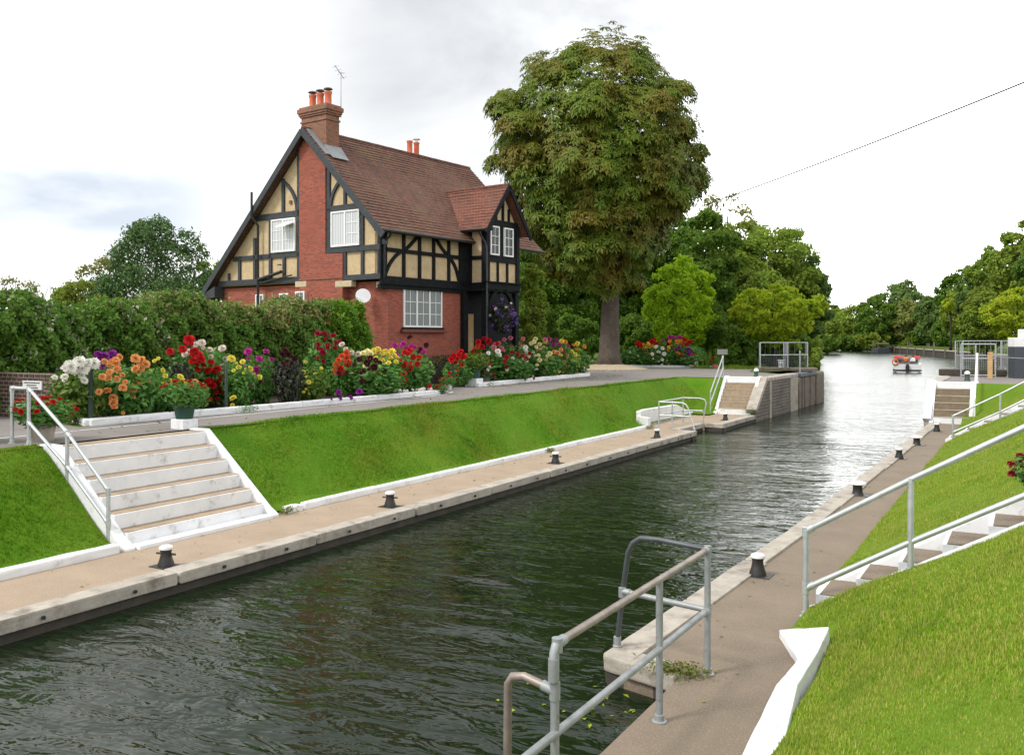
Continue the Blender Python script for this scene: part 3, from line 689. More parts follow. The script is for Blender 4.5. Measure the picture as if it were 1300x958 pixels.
# near right
NP = [(-2.54,12.1,.0,1.13),(-1.29,12.1,.72,1.89),(.25,12.1,1.56,2.78),(2.0,12.1,UP,2.85)]
nl = lambda q: [(p[0], p[1], p[2]+(p[3]-p[2])*q) for p in NP]
handrail('thick galvanised handrail climbing beside the near grass slope steps', NP, [nl(.985), nl(.33)], .039, n=14)
FP = [(-2.3,33.9,.05,1.02),(-.9,33.9,.76,1.8),(.5,33.9,1.6,2.65),(2.2,33.9,UP,2.7)]
fl = lambda q: [(p[0], p[1], p[2]+(p[3]-p[2])*q) for p in FP]
handrail('distant pale handrail climbing the grass slope, second on the bank side', FP, [fl(.98), fl(.42)], .035)
handrail('pale handrail beside the narrow far steps on the flower side', [(-13.42,42.65,.0,1.05),(-13.42,44.7,UP,UP+1.1)], [[(-13.42,42.65,1.03),(-13.42,44.7,UP+1.08)],[(-13.42,42.65,.5),(-13.42,44.7,UP+.5)]], .035)
handrail('white handrail seen end on beside the narrow steps on the bank side', [(-2.08,42.65,.0,1.1),(-2.08,44.8,UP,UP+1.3)], [[(-2.08,42.65,1.08),(-2.08,44.8,UP+1.28)]], .045, m='white')
# near rail and ladder hoop
TP = 1.34
t = handrail('nearest tubular guard rail, with brown worn top tube and dark bent ladder hoop', [(-3.02,9.5,0,TP),(-3.04,8.1,0,TP),(-3.06,5.98,0,TP-.06)],
    [[(-3.02,9.5,TP),(-3.06,6.02,TP)], [(-3.02,9.5,.69),(-3.06,5.0,.69)], [(-3.02,9.5,.69),(-4.06,9.62,.72)], [(-3.06,5.98,1.0),(-3.32,5.98,1.06),(-3.42,5.98,1.04),(-3.46,5.98,.98),(-3.47,5.98,-.2)], [(-3.06,6.06,TP),(-3.06,5.99,TP-.01),(-3.06,5.96,TP-.06),(-3.06,5.96,TP-.2)]],
    .034, m='galv_dull', rail_m=['tube_worn', 'galv_dull', 'galv_dull', 'tube_worn', 'galv_dull'], n=14, name='guard_rail', cat='guard rail', fit=1.45)
L = t.location
mb = MB(); mb.tube([(-3.02,9.5,TP),(-3.6,9.56,TP+.03),(-3.82,9.58,TP+.02),(-3.92,9.6,TP-.05),(-3.98,9.61,TP-.16),(-4.08,9.68,.7),(-4.17,9.74,.1)], .03, 12); mb.build('ladder_hoop', 'steel', t, smooth='auto', off=L)
mb = MB(); mb.lathe([(.055,0),(.055,.02),(.045,.03),(.045,.12),(.03,.13)], (-4.17,9.74,.03), 10); mb.build('socket', 'galv_dull', t, smooth='auto', off=L)
# ladder rails at the far recess
t = handrail('thin grey ladder rails round the recess at the far end of the flower side towpath', [(-12.95,34.45,0,1.1),(-12.95,37.35,0,1.1),(-12.95,36,0,1.1)],
    [[(-12.95,34.45,1.08),(-12.95,37.35,1.08)], [(-12.95,34.45,.55),(-12.95,37.35,.55)],
     [(-12.95,34.45,1.08),(-12.0,34.4,1.08),(-11.82,34.38,1.03),(-11.73,34.36,.92),(-11.42,34.3,.03)], [(-12.95,34.45,.55),(-11.6,34.36,.55)],
     [(-12.95,37.35,1.08),(-12.25,37.4,1.08),(-12.02,37.4,1.03),(-11.95,37.4,.9),(-12.12,37.45,.03)], [(-12.95,37.35,.55),(-12.1,37.4,.55)]], .03, m='galv', name='guard_rail', cat='guard rail')
def bollard(label, loc, kind='cross', group='iron mooring bollards along the lock'):
    t = thing('mooring_bollard', label, 'bollard', loc, 0, group)
    if kind in ('cross', 'plain'):
        mb = MB(); mb.lathe([(.13,.012),(.125,.05),(.10,.12),(.082,.2),(.088,.25),(.10,.27)], (0,0,0), 18); mb.build('body', 'iron', t, smooth='auto')
        mb = MB(); mb.lathe([(.10,.271),(.108,.28),(.105,.315),(.07,.335),(.02,.342)], (0,0,0), 18); mb.build('cap', 'white', t, smooth='auto')
        mb = MB(); mb.box(-.21,.21,-.17,.17,-.05,.014); mb.build('base_plate', 'iron', t, bevel=.01)
        if kind == 'cross':
            mb = MB(); mb.tube([(-.17,-.04,.2),(.17,.04,.2)], .017, 8); mb.build('cross_bar', 'iron', t, smooth='auto')
    elif kind == 'wide':
        mb = MB(); mb.lathe([(.15,.0),(.12,.05),(.105,.12),(.105,.22),(.12,.245)], (0,0,0), 18); mb.build('body', 'iron', t, smooth='auto')
        mb = MB(); mb.lathe([(.15,.246),(.19,.262),(.185,.29),(.12,.322),(.03,.332)], (0,0,0), 18); mb.build('cap', 'white', t, smooth='auto')
        mb = MB(); mb.box(-.26,.26,-.17,.17,-.05,.014); mb.build('base_plate', 'iron', t, bevel=.01)
    else:
        mb = MB(); mb.lathe([(.13,-.05),(.13,.05),(.105,.08),(.105,.3)], (0,0,0), 16); mb.build('body', 'pot_green', t, smooth='auto')
        mb = MB(); mb.lathe([(.125,.301),(.13,.33),(.11,.4),(.05,.45),(.01,.455)], (0,0,0), 16); mb.build('cap', 'white', t, smooth='auto')
    return t
bollard('black bollard with cross bar and white cap in front of the broad white steps', (-11.9,9.75,0))
bollard('black bollard with cross bar, second along the flower side towpath', (-11.95,15.6,0))
bollard('black bollard with white cap halfway along the flower side towpath', (-11.95,23.4,0))
bollard('black bollard with white cap just before the ladder recess', (-11.8,31.2,0), 'plain')
bollard('white capped bollard at the foot of the narrow far steps, flower side', (-11.75,39.5,0), 'plain')
bollard('black bollard with small white cap, nearest on the bank side towpath', (-3.62,13.85,0), 'plain')
bollard('wide white mushroom cap bollard, second on the bank side towpath', (-3.48,22.1,0), 'wide')
bollard('black bollard with narrow white cap between two mushroom capped ones on the bank side', (-3.45,29.4,0), 'plain')
bollard('wide white mushroom cap bollard, the farther of two on the bank side', (-3.38,33.5,0), 'wide')
bollard('black bollard at the foot of the narrow steps on the bank side', (-3.2,38.8,0), 'plain')
bollard('green bollard with white dome on the flower side lock head', (-12.15,46.2,UP), 'dome', 'domed bollards on the lock heads')
bollard('green bollard with white dome on the bank side lock head', P(1228,483,UP+.01), 'dome', 'domed bollards on the lock heads')
mb = MB(); mb.box(-.26,.26,-.015,.015,1.15,1.42); mb.tube([(0,.03,0),(0,.03,1.4)], .025, 6)
o = mb.build('notice_board', 'sign_grey', bevel=.01); o.location = (-13.6,45.2,UP); o.rotation_euler = (0,0,R(20))
tag(o, 'small grey notice on a post at the head of the narrow far steps', 'sign')

# ================================================================== the lock keeper's house
HC0 = at(483, 430, 36.); HA = math.atan2(.99457, .10405)
house = thing('lock_keeper_cottage', "half timbered brick cottage with steep tiled roof and tall gable chimney behind the hedge", 'house', (HC0.x, HC0.y, UP), HA)
def hb(*boxes):
    mb = MB()
    for b in boxes: mb.box(*b)
    return mb
def hbuild(mb, name, m, parent=None, **k):
    return mb.build(name, m, parent or house, off=(0, 0, UP), **k)
LEN = 10.5
def roofz(t): return 12.42-(4.2-t)*.995 if t < 4.2 else 12.42-(t-4.2)*.975
# ground floor brick, chamfered at the near corner
mb = MB(); mb.prism([(.30,2.05),(.30,.62),(.60,.15),(5.3,.15),(5.3,.9),(LEN,.9),(LEN,10.3),(.16,10.3),(.16,4.66)], UP-.2, 5.92)
hbuild(mb, 'ground_floor_wall', 'brick')
mb = MB(); mb.prism([(.24,2.05),(.24,.58),(.56,.09),(5.3,.09),(5.3,.4),(.4,.4)], UP-.2, 2.75); hbuild(mb, 'plinth', 'red_sill')
# upper walls
mb = MB(); mb.prism([(0,6.0),(0,roofz(0)-.12),(4.2,12.2),(10.3,roofz(10.3)-.12),(10.3,6.0)], .05, .35, 'x'); mb.box(.05,8.1,.05,.35,6.0,8.05);  mb.prism([(2.72,6.0),(2.72,roofz(2.72)-.12),(4.2,12.2),(10.3,roofz(10.3)-.12),(10.3,6.0)], LEN-.3, LEN, 'x')
hbuild(mb, 'rendered_wall', 'render')
mb = MB(); mb.box(7.9,LEN-.31,2.4,2.7,5.9,10.6); mb.box(7.9,8.1,.36,2.39,6.0,8.3); hbuild(mb, 'recess_wall', 'timber_shaded')
# chimney breast on the gable
mb = MB(); mb.prism([(4.68,UP),(4.70,11.72),(4.2,12.2),(3.09,roofz(3.09)-.1),(3.09,7.13),(2.07,7.10),(2.1,UP)], -.07, .3, 'x'); hbuild(mb, 'chimney_breast', 'brick')
mb = MB(); mb.box(-.10,.2,2.08,4.70,6.08,6.13); hbuild(mb, 'string_course', 'chimney_brick')
mb = hb((-.085,.2,1.55,2.5,5.72,5.97), (-.085,.2,4.25,4.95,5.8,6.05)); hbuild(mb, 'stone_corbel', 'stone', bevel=.02)
mb = MB(); mb.box(.25,.95,.1,.5,5.65,5.9); hbuild(mb, 'stone_corbel', 'stone', bevel=.02)
# gable timbers
def gt(u0, u1, z0, z1, d=-.03): return (d, .08, u0, u1, z0, z1)
g = hb(gt(4.72,10.3,6.02,6.26,-.05), gt(-.02,2.1,5.98,6.2,-.05), gt(4.72,9.25,7.13,7.33), gt(0,3.07,7.14,7.36,-.05), gt(4.72,7.6,8.84,9.1), gt(.7,3.07,8.86,9.1),
       gt(-.02,.14,6.2,8.1,-.04), gt(.3,.3+.13,6.2,6.21), gt(.93,1.08,6.2,7.14), gt(1.93,2.07,6.2,7.14), gt(.93,1.09,7.36,8.86), gt(2.80,3.06,7.36,9.0),
       gt(4.72,4.90,6.26,11.6), gt(5.68,5.84,6.26,7.13), gt(6.58,6.75,6.26,8.84), gt(7.66,7.81,6.26,8.1), gt(8.72,8.88,6.26,7.13),
       gt(2.88,3.06,9.1,10.75), gt(1.94,2.08,9.1,9.95), gt(5.74,5.9,9.1,10.55), gt(9.5,9.62,6.2,6.6))
def arc(p0, p1, p2, n=9):
    return [((1-k)**2*p0[0]+2*k*(1-k)*p1[0]+k*k*p2[0], (1-k)**2*p0[1]+2*k*(1-k)*p1[1]+k*k*p2[1]) for k in [i/n for i in range(n+1)]]
g.strip(arc((2.86,9.1), (2.78,9.85), (1.98,10.3)), .14, -.04, .08, 'x')
g.strip(arc((4.92,9.1), (4.98,9.95), (5.86,10.45)), .14, -.04, .08, 'x')
hbuild(g, 'timber_frame', 'timber_lit', bevel=.008)
mb = MB(); mb.box(-.02,.06,5.28,5.42,9.42,9.56); hbuild(mb, 'air_brick', 'chimney_brick')
# front timbers
def ft(u0, u1, z0, z1, d=-.03): return (u0, u1, d, .08, z0, z1)
g = hb(ft(0,5.65,5.78,6.12,-.05), ft(.18,5.0,7.10,7.26), ft(-.04,.17,5.98,8.1,-.06), ft(1.3,1.45,6.12,8.05), ft(2.27,2.42,6.12,8.05), ft(3.17,3.32,6.12,8.05), ft(4.17,4.32,6.12,8.05), ft(4.95,5.6,5.9,8.1,-.05), ft(0,5.3,7.86,8.06,-.05), ft(.22,.36,6.12,8.0),
       (5.6,5.7,-.02,.06,6.2,6.3))
g.strip(arc((.3,6.2), (.62,6.9), (1.32,7.2)), .13, -.035, .08, 'y'); g.strip(arc((1.42,7.22), (1.85,7.5), (2.25,7.9)), .13, -.035, .08, 'y')
g.strip(arc((4.93,6.15), (4.75,6.85), (4.24,7.18)), .13, -.035, .08, 'y'); g.strip(arc((4.2,7.22), (3.8,7.4), (3.36,7.92)), .13, -.035, .08, 'y')
hbuild(g, 'timber_frame', 'timber_shaded', bevel=.008)
mb = MB(); mb.box(.0,5.6,.02,.16,5.62,5.78); hbuild(mb, 'jetty_beam', 'timber_shaded')
# bay: upper storey over the porch
b = MB(); b.box(5.62,8.02,-.96,.1,5.95,8.62); b.prism([(5.62,8.62),(8.02,8.62),(6.82,10.2)], -.96, .1, 'y'); hbuild(b, 'bay_wall', 'render')
g = MB()
def bt(u0, u1, z0, z1, d=-1.03): g.box(u0, u1, d, -.93, z0, z1)
bt(5.56,8.08,5.80,6.1,-1.08); bt(5.56,5.82,6.0,8.75,-1.05); bt(7.84,8.08,6.0,8.75,-1.05); bt(5.7,8.0,7.02,7.3); bt(5.7,8.0,8.62,8.92); bt(6.4,6.52,6.1,7.02); bt(7.12,7.24,6.1,7.02); bt(5.8,7.9,7.3,8.62,-1.0)
bt(6.78,6.92,8.92,10.1); bt(6.28,6.4,8.92,9.5); bt(7.24,7.36,8.92,9.5)
g.box(5.57,5.66,-1.02,-.75,5.8,8.7); g.box(5.57,5.66,-.2,.1,5.8,8.7); g.box(5.57,5.66,-.8,-.1,5.8,6.1); g.box(5.57,5.66,-.8,-.1,7.1,7.28); g.box(5.57,5.66,-.8,-.1,8.4,8.65)
hbuild(g, 'bay_timber_frame', 'timber_shaded', bevel=.008)
mb = MB(); mb.box(5.4,8.2,-1.2,-.9,6.1,6.14); hbuild(mb, 'bay_ledge', 'timber_shaded')
# porch
def ptube(x): return hb((x, x+.24, -1.0, -.76, UP, 5.8))
hbuild(ptube(5.56), 'porch_post', 'timber_shaded', bevel=.01); hbuild(ptube(7.84), 'porch_post', 'timber_shaded', bevel=.01)
hbuild(hb((5.2,5.52,-.06,.3,UP,5.8)), 'porch_post', 'timber_shaded', bevel=.01)
for q_ in (arc((5.82,4.7), (5.95,5.5), (6.5,5.75)), arc((7.82,4.7), (7.7,5.5), (7.15,5.75))):
    mb = MB(); mb.strip(q_, .14, -.96, -.8, 'y'); hbuild(mb, 'porch_brace', 'timber_shaded')
mb = MB(); mb.box(5.3,8.3,-1.3,.9,UP-.1,2.5); hbuild(mb, 'porch_floor', 'conc', bevel=.02)
mb = MB(); mb.box(5.32,LEN,.84,.9,2.5,5.9); mb.box(5.3,8.2,-1.0,.9,5.72,5.79); hbuild(mb, 'porch_shade_lining', 'timber_shaded')  # near-black rear panel over the brick stands in for shade inside the porch
d = hbuild(hb((6.0,6.95,.76,.835,2.5,4.75)), 'door', 'wood_tan', bevel=.01)
mb = MB(); mb.box(5.9,6.0,.74,.837,2.5,4.85); mb.box(6.95,7.05,.74,.837,2.5,4.85); mb.box(6.0,6.95,.74,.837,4.75,4.85); mb.build('door_frame', 'timber_shaded', d, off=(0,0,UP))
mb = MB(); mb.ball((6.85,.73,3.5), .035); mb.build('handle', 'galv', d, off=(0,0,UP))
# windows
def window(plane, u0, u1, z0, z1, lights, rows, pane, d=0., cols=2, plain=(), fr=.065):
    """plane g: gable (x normal), f: front; lights: number of casements, each cols x rows panes"""
    def bx(mb, a0, a1, d0, d1, c0, c1):
        mb.box(d+d0, d+d1, a0, a1, c0, c1) if plane == 'g' else mb.box(a0, a1, d+d0, d+d1, c0, c1)
    w = MB(); bx(w, u0, u1, -.06, .02, z0, z0+fr); bx(w, u0, u1, -.06, .02, z1-fr, z1); bx(w, u0, u0+fr, -.06, .02, z0+fr, z1-fr); bx(w, u1-fr, u1, -.06, .02, z0+fr, z1-fr)
    W = (u1-u0)/lights
    for i in range(1, lights): bx(w, u0+W*i-fr*.55, u0+W*i+fr*.55, -.058, .02, z0+fr, z1-fr)
    f = hbuild(w, 'window', 'white_frame', bevel=.006)
    bars = MB()
    for i in range(lights):
        if i in plain: continue
        a0, a1 = u0+W*i+fr, u0+W*(i+1)-fr
        for k in range(1, cols): c = a0+(a1-a0)*k/cols; bx(bars, c-.012, c+.012, -.04, .0, z0+fr, z1-fr)
        for k in range(1, rows): c = z0+fr+(z1-z0-2*fr)*k/rows; bx(bars, a0, a1, -.038, -.002, c-.012, c+.012)
    if cols > 1 or rows > 1: bars.build('glazing_bar', 'white_frame', f, off=(0,0,UP))
    p = MB(); bx(p, u0+.01, u1-.01, -.02, .015, z0+.01, z1-.01); p.build('pane', pane, f, off=(0,0,UP))
    return f
wn = window('g', 4.97, 6.53, 7.36, 8.80, 2, 3, 'pane_net', -.03, 2)
mb = MB(); mb.prism([(-.05,8.62),(-.55,8.42),(-.55,8.38),(-.05,8.56)], 5.02, 5.7, 'y'); mb.build('open_vent_light', 'white_frame', wn, off=(0,0,UP))
window('g', 1.12, 2.76, 7.38, 8.84, 2, 3, 'pane_net', -.03, 2, plain=(1,))
window('g', 7.25, 7.8, 4.8, 5.58, 1, 2, 'pane_curtain', .14, 2); window('g', 5.6, 6.2, 4.8, 5.58, 1, 2, 'pane_curtain', .14, 2); window('g', 4.32, 4.9, 4.8, 5.62, 1, 2, 'pane_curtain', -.08, 2)
fw = MB()
f = window('f', 1.46, 3.88, 4.08, 5.70, 3, 3, 'pane_curtain', .13, 2, fr=.07)
mb = MB(); mb.box(1.3,4.1,-.02,.2,3.86,3.99); hbuild(mb, 'window_sill', 'red_sill', bevel=.015)
mb = MB(); mb.box(1.4,3.94,.02,.18,4.0,4.075); hbuild(mb, 'window_sill', 'timber_shaded')
window('f', 5.84, 6.5, 7.32, 8.62, 1, 3, 'pane_dark', -1.02, 2); window('f', 6.86, 7.56, 7.32, 8.62, 1, 3, 'pane_dark', -1.02, 2)
# roof: real overlapping tile courses
def tiled(name, m, quad, n, lift=.03, thick=.05):
    """quad: eave-left, eave-right, ridge-right, ridge-left (local x,y,z); rows of overlapping courses"""
    A, B, Cc, D = (Vector(q) for q in quad); nor = (B-A).cross(D-A).normalized(); mb = MB(); nx = 14
    rr = random.Random(5)
    for i in range(n):
        f0, f1 = i/n, min(1., (i+1.12)/n); row = []
        for k in range(nx+1):
            u = k/nx; j = rr.uniform(-.006, .006)
            lo = (A+(B-A)*u)*(1-f0)+(D+(Cc-D)*u)*f0; hi = (A+(B-A)*u)*(1-f1)+(D+(Cc-D)*u)*f1
            sag = -.035*math.sin(math.pi*u)*math.sin(math.pi*f0)+.012*math.sin(u*9+f0*5)
            row.append((lo+nor*(lift+j+sag), hi+nor*(.002+sag), lo+nor*(sag-.004)))
        for k in range(nx):
            a, b_ = row[k], row[k+1]; mb.add([a[0], b_[0], b_[1], a[1]], [(0,1,2,3)]); mb.add([a[2], b_[2], b_[0], a[0]], [(0,1,2,3)])
    mb.add([q-nor*.005 for q in (A, B, Cc, D)]+[q-nor*thick*2 for q in (A, B, Cc, D)], [(3,2,1,0),(4,5,6,7),(0,1,5,4),(1,2,6,5),(2,3,7,6),(3,0,4,7)])
    return hbuild(mb, name, m)
X0, X1 = -.36, 10.95
rt = lambda t: roofz(t)+.06
roof = tiled('roof', 'tile', [(X0,-.42,rt(-.42)),(X1,-.42,rt(-.42)),(X1,4.2,rt(4.2)),(X0,4.2,rt(4.2))], 32)
tiled('roof', 'tile', [(X1,11.0,rt(11.0)),(X0,11.0,rt(11.0)),(X0,4.2,rt(4.2)),(X1,4.2,rt(4.2))], 40)
mb = MB(); 
for i in range(28):
    a = X0+.02+i*.403; mb.tube([(a,4.2,rt(4.2)-.02+.004*(i % 2)),(a+.39,4.2,rt(4.2)-.02+.004*(i % 2))], .10, 8)
mb.build('ridge_tiles', 'tile', roof, off=(0,0,UP))
# bay roof
def byz(x): return 10.52-abs(x-6.82)*1.30
br = tiled('bay_roof', 'tile_bay', [(5.16,2.4,byz(5.16)),(5.16,-1.36,byz(5.16)),(6.82,-1.36,byz(6.82)),(6.82,2.4,byz(6.82))], 14)
tiled('bay_roof', 'tile_bay', [(8.48,-1.36,byz(8.48)),(8.48,2.4,byz(8.48)),(6.82,2.4,byz(6.82)),(6.82,-1.36,byz(6.82))], 14)
mb = MB()
for i in range(9): mb.tube([(6.82,-1.36+i*.4,byz(6.82)-.01),(6.82,-1.36+i*.4+.385,byz(6.82)-.01)], .08, 8)
mb.build('ridge_tiles', 'tile_bay', br, off=(0,0,UP))
# bargeboards
mb = MB(); mb.strip([(-.5,rt(-.5)-.16),(4.2,rt(4.2)-.14)], .27, X0-.05, X0+.02, 'x'); hbuild(mb, 'bargeboard', 'timber_lit', bevel=.008)
mb = MB(); mb.strip([(4.2,rt(4.2)-.14),(11.15,rt(11.15)-.16)], .27, X0-.05, X0+.02, 'x'); hbuild(mb, 'bargeboard', 'timber_lit', bevel=.008)
mb = MB(); mb.box(X0-.03,.3,10.6,11.0,5.42,5.62); mb.prism([(10.1,6.0),(11.05,5.62),(11.05,5.45),(10.1,5.5)], X0-.02, .3, 'x'); hbuild(mb, 'eaves_bracket', 'timber_lit')
mb = MB(); mb.strip([(5.1,byz(5.1)-.1),(6.82,byz(6.82)-.09)], .2, -1.42, -1.36, 'y'); mb.strip([(6.82,byz(6.82)-.09),(8.54,byz(8.54)-.1)], .2, -1.42, -1.36, 'y'); hbuild(mb, 'bargeboard', 'timber_shaded')
mb = MB(); mb.prism([(5.2,8.42),(5.62,8.35),(5.62,8.62),(5.4,8.62)], -1.35, .6, 'y'); mb.box(-.3,5.2,-.38,.06,7.86,7.9); hbuild(mb, 'soffit', 'timber_shaded')
# gutters and pipes
for q_ in ([(X0,-.5,7.86),(5.3,-.5,7.84)], [(8.3,-.5,7.86),(X1,-.5,7.84)]):
    mb = MB(); mb.tube(q_, .065, 8); hbuild(mb, 'gutter', 'black_plastic', smooth='auto')
mb = MB(); mb.tube([(5.14,.7,8.4),(5.14,-1.35,8.38)], .06, 8); hbuild(mb, 'gutter', 'black_plastic', smooth='auto')
mb = MB(); mb.tube([(.1,-.5,7.82),(.1,-.42,7.66),(.1,-.12,7.45),(.1,-.12,6.15),(.12,-.06,5.95),(.35,.1,5.75),(.4,.2,5.6)], .045, 8); mb.box(.0,.2,-.22,-.06,7.35,7.55); hbuild(mb, 'downpipe', 'black_plastic', smooth='auto')
mb = MB(); mb.tube([(5.14,-.9,8.36),(5.3,-.95,8.1),(5.5,-1.0,7.85),(5.52,-1.08,7.6),(5.52,-1.08,2.0)], .04, 8); hbuild(mb, 'downpipe', 'black_plastic', smooth='auto')
mb = MB(); mb.tube([(-.16,7.3,UP+.5),(-.16,7.3,8.6),(-.45,7.37,9.0),(-.45,7.37,10.05)], .055, 8); hbuild(mb, 'soil_pipe', 'black_plastic', smooth='auto')
mb = MB(); mb.tube([(-.16,7.25,6.22),(-.16,5.75,6.5)], .075, 8); mb.tube([(-.14,7.2,6.05),(-.14,5.1,6.33)], .035, 8); mb.box(-.18,-.1,5.8,5.98,6.78,6.83); hbuild(mb, 'waste_pipe', 'black_plastic', smooth='auto')
# satellite dish
mb = MB(); mb.lathe([(.30,.09),(.24,.055),(.15,.02),(.02,.0),(.0,-.01),(.15,.005),(.25,.04),(.305,.085)], (0,0,0), 18)
mb.xf(Matrix.Translation((-.12,.85,5.3)) @ Vector((-.62,-.72,.28)).to_track_quat('Z','Y').to_matrix().to_4x4()); mb.tube([(.3,.8,5.1),(-.1,.78,5.15),(-.15,.75,5.25)], .02, 6); mb.tube([(-.15,.75,5.02),(-.5,.7,5.2)], .012, 5)
hbuild(mb, 'satellite_dish', 'sign_white', smooth='auto')
# chimney
ch = MB(); ch.box(.10,.84,3.22,4.76,11.2,12.78); ch.box(.06,.88,3.18,4.80,12.78,12.86); ch.box(.10,.84,3.22,4.76,12.86,13.02); ch.box(.05,.89,3.16,4.82,13.02,13.1); ch.box(.01,.93,3.12,4.86,13.1,13.2); ch.box(-.03,.97,3.08,4.90,13.2,13.38); ch.box(.03,.91,3.15,4.83,13.38,13.46)
chim = hbuild(ch, 'chimney', 'chimney_brick', bevel=.01)
for i, t_ in enumerate((3.5, 3.98, 4.46)):
    mb = MB(); mb.lathe([(.17,0),(.165,.05),(.145,.1),(.14,.5),(.165,.54),(.165,.62),(.12,.63)], (.47,t_,13.44), 14); mb.build('chimney_pot', 'terracotta', chim, smooth='auto', off=(0,0,UP))
    mb = MB(); mb.tube([(.47-.1,t_,14.0),(.47-.1,t_,14.16)], .012, 4); mb.tube([(.47+.1,t_,14.0),(.47+.1,t_,14.16)], .012, 4); mb.lathe([(.2,.0),(.16,.05),(.02,.075)], (.47,t_,14.15), 12); mb.build('cowl', 'steel', chim, off=(0,0,UP))
mb = MB(); mb.prism([(2.72,10.98+.14),(3.22,rt(3.22)+.05),(3.22,rt(3.22)+.22),(2.9,rt(2.9)+.12)], .0, .95, 'x'); pass ; mb.build('flashing', 'lead', chim, off=(0,0,UP))
mb = MB(); mb.strip([(2.9,rt(2.9)+.06),(4.1,rt(4.1)+.06)], .06, -.2, .08, 'x'); mb.build('flashing', 'lead', chim, off=(0,0,UP))
c2 = hbuild(hb((7.25,8.15,4.9,5.5,9.0,12.78)), 'chimney', 'chimney_brick')
for x_ in (7.45, 7.95):
    mb = MB(); mb.lathe([(.16,0),(.14,.08),(.135,.55),(.16,.6),(.16,.66),(.1,.67)], (x_,5.2,12.76), 12); mb.build('chimney_pot', 'terracotta', c2, smooth='auto', off=(0,0,UP))
mb = MB(); mb.lathe([(.2,.0),(.2,.02),(.02,.06)], (7.95,5.2,13.58), 10); mb.tube([(7.95,5.2,13.3),(7.95,5.2,13.6)], .09, 6); mb.build('cowl', 'white', c2, off=(0,0,UP))
mb = MB(); mb.tube([(.92,3.2,13.0),(.92,3.2,14.95)], .02, 6); mb.tube([(.55,3.2,15.15),(1.1,3.2,14.7)], .015, 5)
for k in range(4): q = k/3; mb.tube([(.6+.45*q,3.0,15.1-.36*q),(.6+.45*q,3.4,15.1-.36*q)], .009, 4)
mb.tube([(.75,3.2,14.9),(1.15,3.2,14.95)], .012, 4); hbuild(mb, 'aerial', 'galv')
# wall along to the hedge: dark purple brick with a white notice
t = thing('garden_wall', 'low dark purple brick wall with white notice at the near end of the hedge', 'garden wall', (-21.5, 13.35, UP)); L = (-21.5, 13.35, UP)
mb = MB(); mb.box(-22.9,-20.3,13.35,13.6,UP,UP+.98); mb.build('brickwork', 'purple_brick', t, off=L)
mb = MB()
for i in range(11): mb.box(-22.88+i*.235,-22.88+i*.235+.215,13.33,13.62,UP+.985,UP+1.11)
mb.build('coping_bricks', 'purple_brick', t, bevel=.01, off=L)
s1 = MB(); s1.box(-21.42,-20.66,13.31,13.347,UP+.72,UP+.93); s_ = s1.build('notice', 'sign_white', t, bevel=.004, off=L)
tx = MB(); rr = random.Random(3)
for zz, a, b_ in ((UP+.885,-21.36,-20.72),(UP+.825,-21.24,-20.86),(UP+.765,-21.34,-20.8)):
    u = a
    while u < b_: wd = rr.uniform(.025,.07); tx.box(u,min(u+wd,b_),13.303,13.309,zz-.012,zz+.012); u += wd+.014
tx.build('lettering', 'text', s_, off=L)
s1 = MB(); s1.box(-21.7,-20.7,13.31,13.347,UP+.22,UP+.36); s1.build('notice', 'sign_white', t, bevel=.004, off=L)

# ================================================================== vegetation
def sph(n, rng=RNG):
    v = rng.normal(0, 1, (n, 3)); return nrm(v)
def fib(n, rng=RNG):
    i = np.arange(n)+.5; ph = np.arccos(1-2*i/n); th = np.pi*(1+5**.5)*i
    v = np.stack([np.cos(th)*np.sin(ph), np.sin(th)*np.sin(ph), np.cos(ph)], 1)
    return nrm(v+rng.normal(0, .18, v.shape))
def crown_pts(rx, ry, rz, n, lobes, lobe_r, shape='round', inner=.15, rng=RNG, flat=.75, hollow=.62):
    """points and outward normals for a crown centred on the origin"""
    D = fib(lobes, rng)
    zz = D[:, 2]
    rad = np.ones(lobes)
    if shape == 'egg': rad = np.where(zz > 0, 1-.12*zz, 1-.18*np.abs(zz))
    if shape == 'cone': rad = np.clip(.62-.5*zz, .1, 1)
    if shape == 'spread': rad = np.where(zz < -.2, .8, 1.)
    C_ = D*rng.uniform(.66, .92, (lobes, 1))*np.stack([rx*rad, ry*rad, np.full(lobes, rz)], 1)
    lr = lobe_r*rng.uniform(.65, 1.3, lobes)*min(rx, rz)
    w = lr**2/np.sum(lr**2); k = rng.choice(lobes, n, p=w)
    d = sph(n, rng); out = nrm(C_[k]/np.array([rx, ry, rz]))
    flip = (d*out).sum(1) < -.25; d[flip] = -d[flip]
    r = lr[k]*(hollow+(1.08-hollow)*rng.random(n)**.6)
    p = C_[k]+d*r[:, None]*np.array([1, 1, flat])+rng.normal(0, 1, (n, 3))*(.16*lr[k])[:, None]
    N = nrm(d+.35*out+np.array([0, 0, .35]))
    m = int(n*inner)
    if m:
        q = sph(m, rng)*(rng.random((m, 1))**.4)*np.array([rx, ry, rz])*.66
        p = np.concatenate([p, q]); N = np.concatenate([N, sph(m, rng)])
    return p, N, C_, lr
